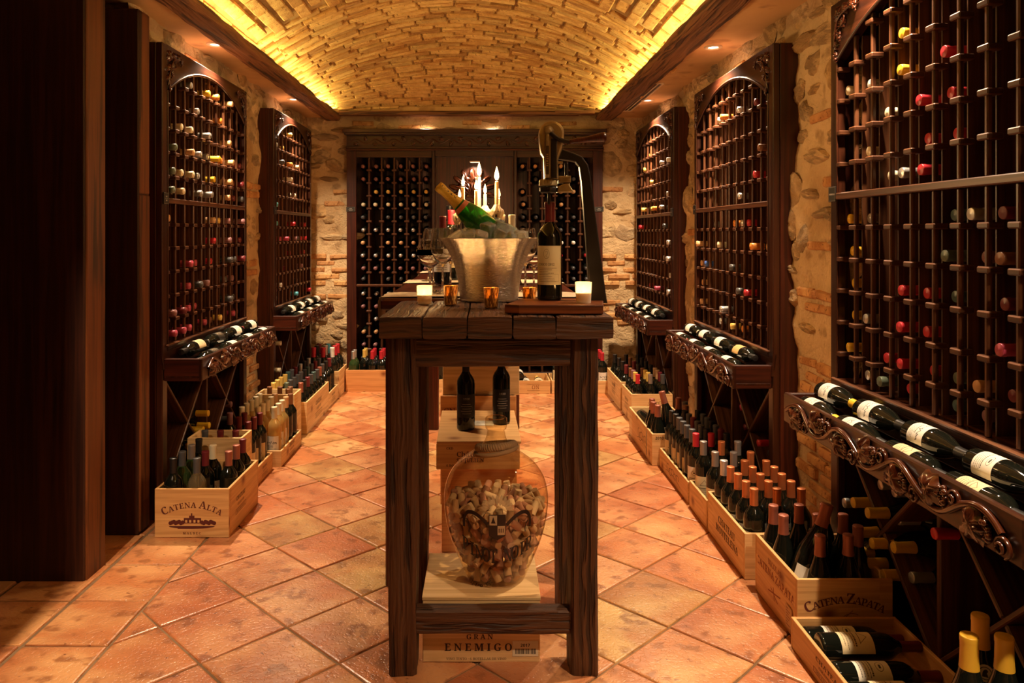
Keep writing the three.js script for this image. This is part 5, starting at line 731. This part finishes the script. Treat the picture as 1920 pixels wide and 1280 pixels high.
{
  const CD = 3.45, t = thing('candelabra', 'dark iron candelabra with seven burning dripping candles', 'candelabra', [XP(903, CD), TT + 0.004, -CD]);
  const X = (p) => XP(p, CD) - XP(903, CD), Y = (p) => YP(p, CD) - TT - 0.004;
  obj('base', lathe([[0, 0], [0.085, 0], [0.085, 0.008], [0.05, 0.02], [0.02, 0.035], [0.014, 0.08], [0.02, 0.1], [0.012, 0.12], [0.012, 0.2], [0.018, 0.22], [0, 0.225]], 28), M.darkIron, t);
  const list = [[898.5, 402, 331, 6.6, 0, 1.25], [931, 396, 341, 7, 0.05, 1.25], [869, 398, 352, 6.5, 0.07, 0.9], [893, 404, 358, 6.5, 0.06, 0.9], [909.5, 396, 363, 6, -0.05, 0.9], [936, 404, 370, 4.5, -0.05, 0.8], [861, 404, 371, 5.5, -0.06, 0.8]];
  list.forEach(([px, yb, yt, w, z, s], i) => {
    const r = w / 2 * CD / FOCAL, h = Y(yt) - Y(yb), x = X(px), y = Y(yb);
    obj('arm', tube([[0, 0.1 + i * 0.01, 0], [x * 0.5, 0.09, z * 0.5], [x, y - 0.07, z], [x, y - 0.012, z]], 0.006, 24, 8), M.darkIron, t);
    at(obj('cup', lathe([[0, -0.03], [0.012, -0.03], [0.022, -0.012], [0.024, 0], [0, 0]], 20), M.darkIron, t), x, y, z);
    at(obj('candle', lathe([[0, 0], [r, 0], [r * 1.03, h * 0.5], [r * 0.98, h - 0.004], [r * 0.8, h], [0, h - 0.002]], 18), M.wax, t), x, y, z);
    const d = lathe([[0, 0.03], [r + 0.003, 0.028], [r + 0.008, 0.016], [0.026, 0.004], [0.028, -0.006], [0.02, -0.02], [0, -0.02]], 22), p = d.attributes.position; for (let k = 0; k < p.count; k++) { const a = Math.atan2(p.getZ(k), p.getX(k)), yy = p.getY(k), f = 1 + 0.2 * Math.sin(a * 7 + i) + 0.12 * Math.sin(a * 13 + yy * 200); p.setXYZ(k, p.getX(k) * f, yy < 0.002 ? yy * (1.4 + Math.sin(a * 5 + i * 2) * 0.9) : yy, p.getZ(k) * f); } d.computeVertexNormals(); at(obj('wax_drips', d, M.wax, t), x, y, z);
    flame(t, x, y + h + 0.003, z, s, FLAME_CD);
  });
}
// ---- glasses and bottles on the long table
const glassGeo = (H, R, foot) => { const b = H * 0.44, pts = [[0, 0.002], [foot, 0.001], [foot, 0.003], [0.008, 0.008], [0.0042, 0.02], [0.004, b - 0.012], [0.009, b], [R * 0.6, b + 0.018], [R * 0.93, b + 0.05], [R, b + 0.075], [R * 0.96, H - 0.06], [R * 0.84, H - 0.02], [R * 0.78, H], [R * 0.78 - 0.001, H], [R * 0.84 - 0.0012, H - 0.02], [R * 0.96 - 0.0012, H - 0.06], [R - 0.0012, b + 0.075], [R * 0.93 - 0.0012, b + 0.0505], [R * 0.6 - 0.001, b + 0.0195], [0.003, b + 0.006], [0, b + 0.0055]]; return lathe(pts, 32); };
const G1 = glassGeo(0.245, 0.048, 0.038), G2 = glassGeo(0.2, 0.052, 0.036);
[[830, 2.82, G1], [806, 2.93, G2], [812, 3.2, G1], [804, 3.55, G2], [815, 3.8, G1], [826, 4.15, G1], [985, 2.9, G1], [1001, 3.02, G2], [975, 3.3, G1], [985, 3.75, G2], [968, 4.2, G1], [845, 3.08, G1]].forEach(([px, D, g]) => { const t = thing('wine_glass', g === G1 ? 'tall clear tulip wine glass standing on the long dark table' : 'round clear balloon wine glass standing on the long dark table', 'wine glass', [XP(px, D), TT + 0.0045, -D], 0, g === G1 ? 'tulip glasses on the long table' : 'balloon glasses on the long table'); obj('bowl', g, M.crystal, t); });
stand(BD + 'darkred white', XP(830, 3.35), 3.35, TT + 0.0045, 'dark wine bottle with dark red capsule on the long table beside the glasses');
stand(BD + 'red cream', XP(846, 3.62), 3.62, TT + 0.0045, 'dark wine bottle with bright red capsule on the long table behind the glasses', undefined, 1.12);
stand('bordeaux dark black', XP(843, 4.1), 4.1, TT + 0.0045, 'black-capped tall wine bottle on the long table in front of the niche', undefined, 1.25);
stand(BD + 'cream white', XP(960, 3.35), 3.35, TT + 0.0045, 'wine bottle with pale capsule on the long table beside the candelabra', undefined, 1.02);

// ================================================================ boxes and demijohn under the table
{
  const c = crate('shut pale wooden wine case with barcode label carrying the glass demijohn', -0.178, 0.164, 2.2, 2.5, 0.18, { tint: 2, name: 'wine_case', cat: 'wooden case', lid: true });
  print(c, 'lettering', 0.31, 0.13, canvas(512, 216, (g) => { g.fillStyle = INKB; g.textAlign = 'center'; g.font = 'bold 34px serif'; g.fillText('G R A N', 256, 70); g.font = 'bold 50px serif'; g.fillText('E N E M I G O', 250, 126); g.font = '17px serif'; g.fillText('VINO TINTO · 6 BOTELLAS DE VINO', 240, 170); g.fillText('MENDOZA - ARGENTINA', 240, 192); }), -0.005, 0.044, 0.1508);
  print(c, 'barcode_label', 0.075, 0.045, canvas(200, 120, (g) => { g.fillStyle = '#d8c6a4'; g.fillRect(0, 0, 200, 120); g.fillStyle = '#2a2018'; g.font = 'bold 34px sans-serif'; g.textAlign = 'center'; g.fillText('2017', 100, 46); const r = seeded(2); let x = 22; while (x < 178) { const w = 1 + r() * 4; g.fillRect(x, 60, w, 42); x += w + 1.5 + r() * 3; } }), 0.128, 0.04, 0.1511);
  const crest = stampTex((g) => { g.lineWidth = 3; for (let i = 0; i < 12; i++) { const a = i / 12 * Math.PI * 2; g.beginPath(); g.ellipse(128 + Math.cos(a) * 40, 64 + Math.sin(a) * 34, 12, 7, a, 0, 7); g.stroke(); } g.strokeRect(106, 46, 44, 34); }); print(c, 'crest', 0.16, 0.08, crest, 0.0, 0.1909, 0.06, 0, -Math.PI / 2);
}
{
  const c = crate('flat wooden case with gothic lettering carrying two dark bottles', -0.185, 0.141, 2.94, 3.45, 0.1, { y: 0.33, tint: 1, name: 'wine_case', cat: 'wooden case', lid: true, lidTurn: 0.015 });
  print(c, 'lettering', 0.3, 0.095, canvas(512, 162, (g) => { g.fillStyle = '#4a2418'; g.font = 'bold 22px serif'; g.fillText('CKD', 44, 34); g.font = 'bold 46px serif'; g.fillText('Château', 112, 82); g.font = 'bold 36px serif'; g.fillText('ST JULIEN', 112, 118); g.font = 'bold 22px serif'; g.fillText('6 Btls', 44, 148); }), 0, 0.05, 0.2558);
  print(c, 'paper_label', 0.11, 0.08, canvas(160, 120, (g) => { g.fillStyle = '#d9d0bb'; g.fillRect(0, 0, 160, 120); g.fillStyle = '#5a5248'; for (let i = 0; i < 5; i++) g.fillRect(20 + (i % 2) * 30, 24 + i * 16, 50 + (i * 23 % 40), 4); g.strokeStyle = '#5a5248'; g.strokeRect(60, 30, 36, 18); }), 0.01, 0.1117, -0.02, 0, -Math.PI / 2);
  crate('plain wooden case standing on the floor under the gothic-lettered case', -0.165, 0.13, 2.96, 3.43, 0.33, { tint: 3, name: 'wine_case', cat: 'wooden case' });
  const d = crate('tall wooden case with a barcode standing behind the two dark bottles', -0.19, 0.165, 3.5, 3.84, 0.36, { y: 0.5, tint: 2, name: 'wine_case', cat: 'wooden case' });
  print(d, 'barcode_label', 0.03, 0.06, canvas(40, 80, (g) => { g.fillStyle = '#c9b48a'; g.fillRect(0, 0, 40, 80); g.strokeStyle = g.fillStyle = '#3a2a1a'; g.lineWidth = 3; g.strokeRect(2, 2, 36, 76); for (let i = 0; i < 10; i++) g.fillRect(8, 10 + i * 6, 24, 2 + i % 3); }), 0.03, 0.18, 0.1708);
  const e = crate('orange-toned wooden case at the bottom of the stack behind the two dark bottles', -0.2, 0.15, 3.48, 3.84, 0.5, { tint: 3, name: 'wine_case', cat: 'wooden case' });
  print(e, 'lettering', 0.1, 0.06, canvas(160, 96, (g) => { g.fillStyle = INK; g.font = '64px serif'; g.fillText('CN', 16, 72); }), -0.12, 0.43, 0.181);
  const lab = std({ map: canvas(128, 128, (g) => { g.fillStyle = '#0c0a09'; g.fillRect(0, 0, 128, 128); g.fillStyle = '#9a9288'; g.textAlign = 'center'; g.font = 'bold 17px serif'; g.fillText('1930', 64, 30); for (let i = 0; i < 5; i++) g.fillRect(40 - (i % 2) * 8, 52 + i * 13, 48 + (i % 2) * 16, 2.5); }), roughness: 0.5 });
  for (const [px, D, n] of [[873.5, 3.12, 'first'], [940, 3.22, 'second']]) { const b = stand('bordeaux dark black', XP(px, D), D, 0.4405, px < 900 ? 'black wine bottle with small grey print standing at the front of the flat case' : 'black wine bottle with small grey print standing just behind the demijohn neck', undefined, 1, 0.1); at(obj('bottle_label', PROFILE.bordeaux.labGeo, lab, b), 0, 0, 0); }
}
{
  const jx = XP(930, 2.34), jD = 2.34, jy = 0.1909, prof = [[0.093, 0.008], [0.103, 0.03], [0.118, 0.065], [0.134, 0.105], [0.147, 0.145], [0.156, 0.185], [0.1605, 0.225], [0.1605, 0.25], [0.156, 0.282], [0.144, 0.315], [0.122, 0.345], [0.094, 0.368], [0.066, 0.386], [0.045, 0.402], [0.034, 0.42], [0.0285, 0.438], [0.027, 0.452]];
  const t = thing('demijohn', 'large glass demijohn full of corks with printed crest and arched lettering', 'demijohn', [jx, jy, -jD]);
  const curve = new THREE.CatmullRomCurve3(prof.map(([r, y]) => new THREE.Vector3(r, y, 0))), fine = curve.getSpacedPoints(60).map((v) => [v.x, v.y]);
  obj('glass_jar', lathe([[0, 0.012], [0.07, 0.006], [0.088, 0.0], ...fine, [0.033, 0.456], [0.0345, 0.468], [0.034, 0.485], [0.03, 0.49], [0.025, 0.486]], 64), phys({ color: lin(0.93, 0.84, 0.68), transmission: 1, thickness: 0, roughness: 0.02, ior: 1.5 }), t);
  const art = canvas(1024, 640, (g) => {
    g.fillStyle = '#2a150c'; g.strokeStyle = '#2a150c';
    // crest
    g.fillRect(440, 190, 150, 150); g.fillStyle = '#b59a74'; g.fillRect(446, 196, 68, 68); g.fillRect(518, 268, 66, 66); g.fillStyle = '#2a150c'; g.beginPath(); g.moveTo(460, 250); g.lineTo(480, 206); g.lineTo(500, 250); g.fill(); for (let i = 0; i < 3; i++) g.fillRect(528 + i * 18, 286, 8, 30); g.beginPath(); g.moveTo(440, 340); g.lineTo(590, 340); g.lineTo(515, 372); g.fill();
    g.lineWidth = 26; for (const s of [-1, 1]) { g.beginPath(); g.moveTo(515 + s * 84, 262); g.quadraticCurveTo(515 + s * 190, 170, 515 + s * 270, 190); g.quadraticCurveTo(515 + s * 320, 210, 515 + s * 318, 300); g.stroke(); g.lineWidth = 10; g.beginPath(); g.moveTo(515 + s * 290, 250); g.quadraticCurveTo(515 + s * 250, 290, 515 + s * 270, 330); g.stroke(); g.lineWidth = 26; }
    g.fillStyle = 'rgba(190,160,118,0.75)'; for (let i = 0; i < 11; i++) { const a = Math.PI + i / 10 * Math.PI; g.beginPath(); g.ellipse(515 + Math.cos(a) * 110, 150 + Math.sin(a) * 56, 34, 15, a, 0, 7); g.fill(); }
    g.fillStyle = '#200f08'; const text = 'PINOT NOIR', n = text.length; g.textAlign = 'center'; g.font = 'bold 160px serif';
    [...text].forEach((c, i) => { const s = (i - (n - 1) / 2) / (n - 1) * 2; g.save(); g.translate(515 + s * 350, 560 - s * s * 74); g.rotate(-s * 0.28); g.scale(0.78, 1); g.fillText(c, 0, 0); g.restore(); });
  });
  const patch = fine.filter(([, y]) => y > 0.06 && y < 0.33), pg = lathe(patch.map(([r, y]) => [r * 1.004, y]), 40, -1.05, 2.1); obj('printed_crest', pg, std({ map: art, transparent: true, roughness: 0.5, side: THREE.DoubleSide }), t);
  for (let k = 0; k < 2; k++) obj('rope', tube(Array.from({ length: 120 }, (_, i) => { const a = i / 120 * Math.PI * 2, w = a * 26 + k * Math.PI; return [Math.cos(a) * (0.055 + 0.006 * Math.cos(w)), 0.4 + 0.007 * Math.sin(w) + 0.012 * Math.sin(a + 0.5), Math.sin(a) * (0.055 + 0.006 * Math.cos(w))]; }), 0.0065, 260, 6, true), std({ color: lin(0.4, 0.24, 0.11), roughness: 0.95 }), t);
  obj('rope', tube(Array.from({ length: 60 }, (_, i) => { const a = i / 60 * Math.PI * 2; return [Math.cos(a) * 0.064, 0.388 + 0.012 * Math.sin(a + 1.2), Math.sin(a) * 0.064]; }), 0.007, 120, 6, true), std({ color: lin(0.4, 0.24, 0.11), roughness: 0.95 }), t);
  // corks
  const corkGeo = lathe([[0, -0.021], [0.0098, -0.021], [0.0112, -0.0195], [0.0112, 0.0195], [0.0098, 0.021], [0, 0.021]], 10), corkM = [[0.62, 0.42, 0.24], [0.7, 0.52, 0.33], [0.5, 0.3, 0.16], [0.42, 0.2, 0.13]].map((c) => std({ color: lin(...c), roughness: 0.9, bumpMap: scaled(fineBump, 0.4, 0.4), bumpScale: 0.001 })), rc = seeded(31);
  const rad = (y) => { for (let i = 1; i < prof.length; i++) if (y < prof[i][1]) return lerp(prof[i - 1][0], prof[i][0], (y - prof[i - 1][1]) / (prof[i][1] - prof[i - 1][1])); return 0.03; };
  for (let L = 0; L < 8; L++) { const y = 0.034 + L * 0.028; for (let ring = 0; ring < 4; ring++) { const R = rad(y) - 0.024 - ring * 0.031; if (R < 0.01 || (ring > 1 && L < 7)) continue; const N = Math.max(3, Math.floor(Math.PI * 2 * R / 0.031)); for (let k = 0; k < N; k++) { const a = (k + (L % 2) * 0.5 + ring * 0.3) / N * Math.PI * 2, x = Math.cos(a) * R, z = Math.sin(a) * R; if (z < (L < 7 ? -0.01 : -1)) continue;
    const m = tag(obj('cork', corkGeo, corkM[Math.floor(rc() * 4)]), 'used wine cork heaped inside the glass demijohn', 'cork', 'corks in the demijohn'); at(m, jx + x + (rc() - 0.5) * 0.004, jy + y + (rc() - 0.5) * 0.008, -jD + z + (rc() - 0.5) * 0.004, rc() * 3, rc() * 3, rc() * 3); } } }
}
renderer.render(scene, camera);
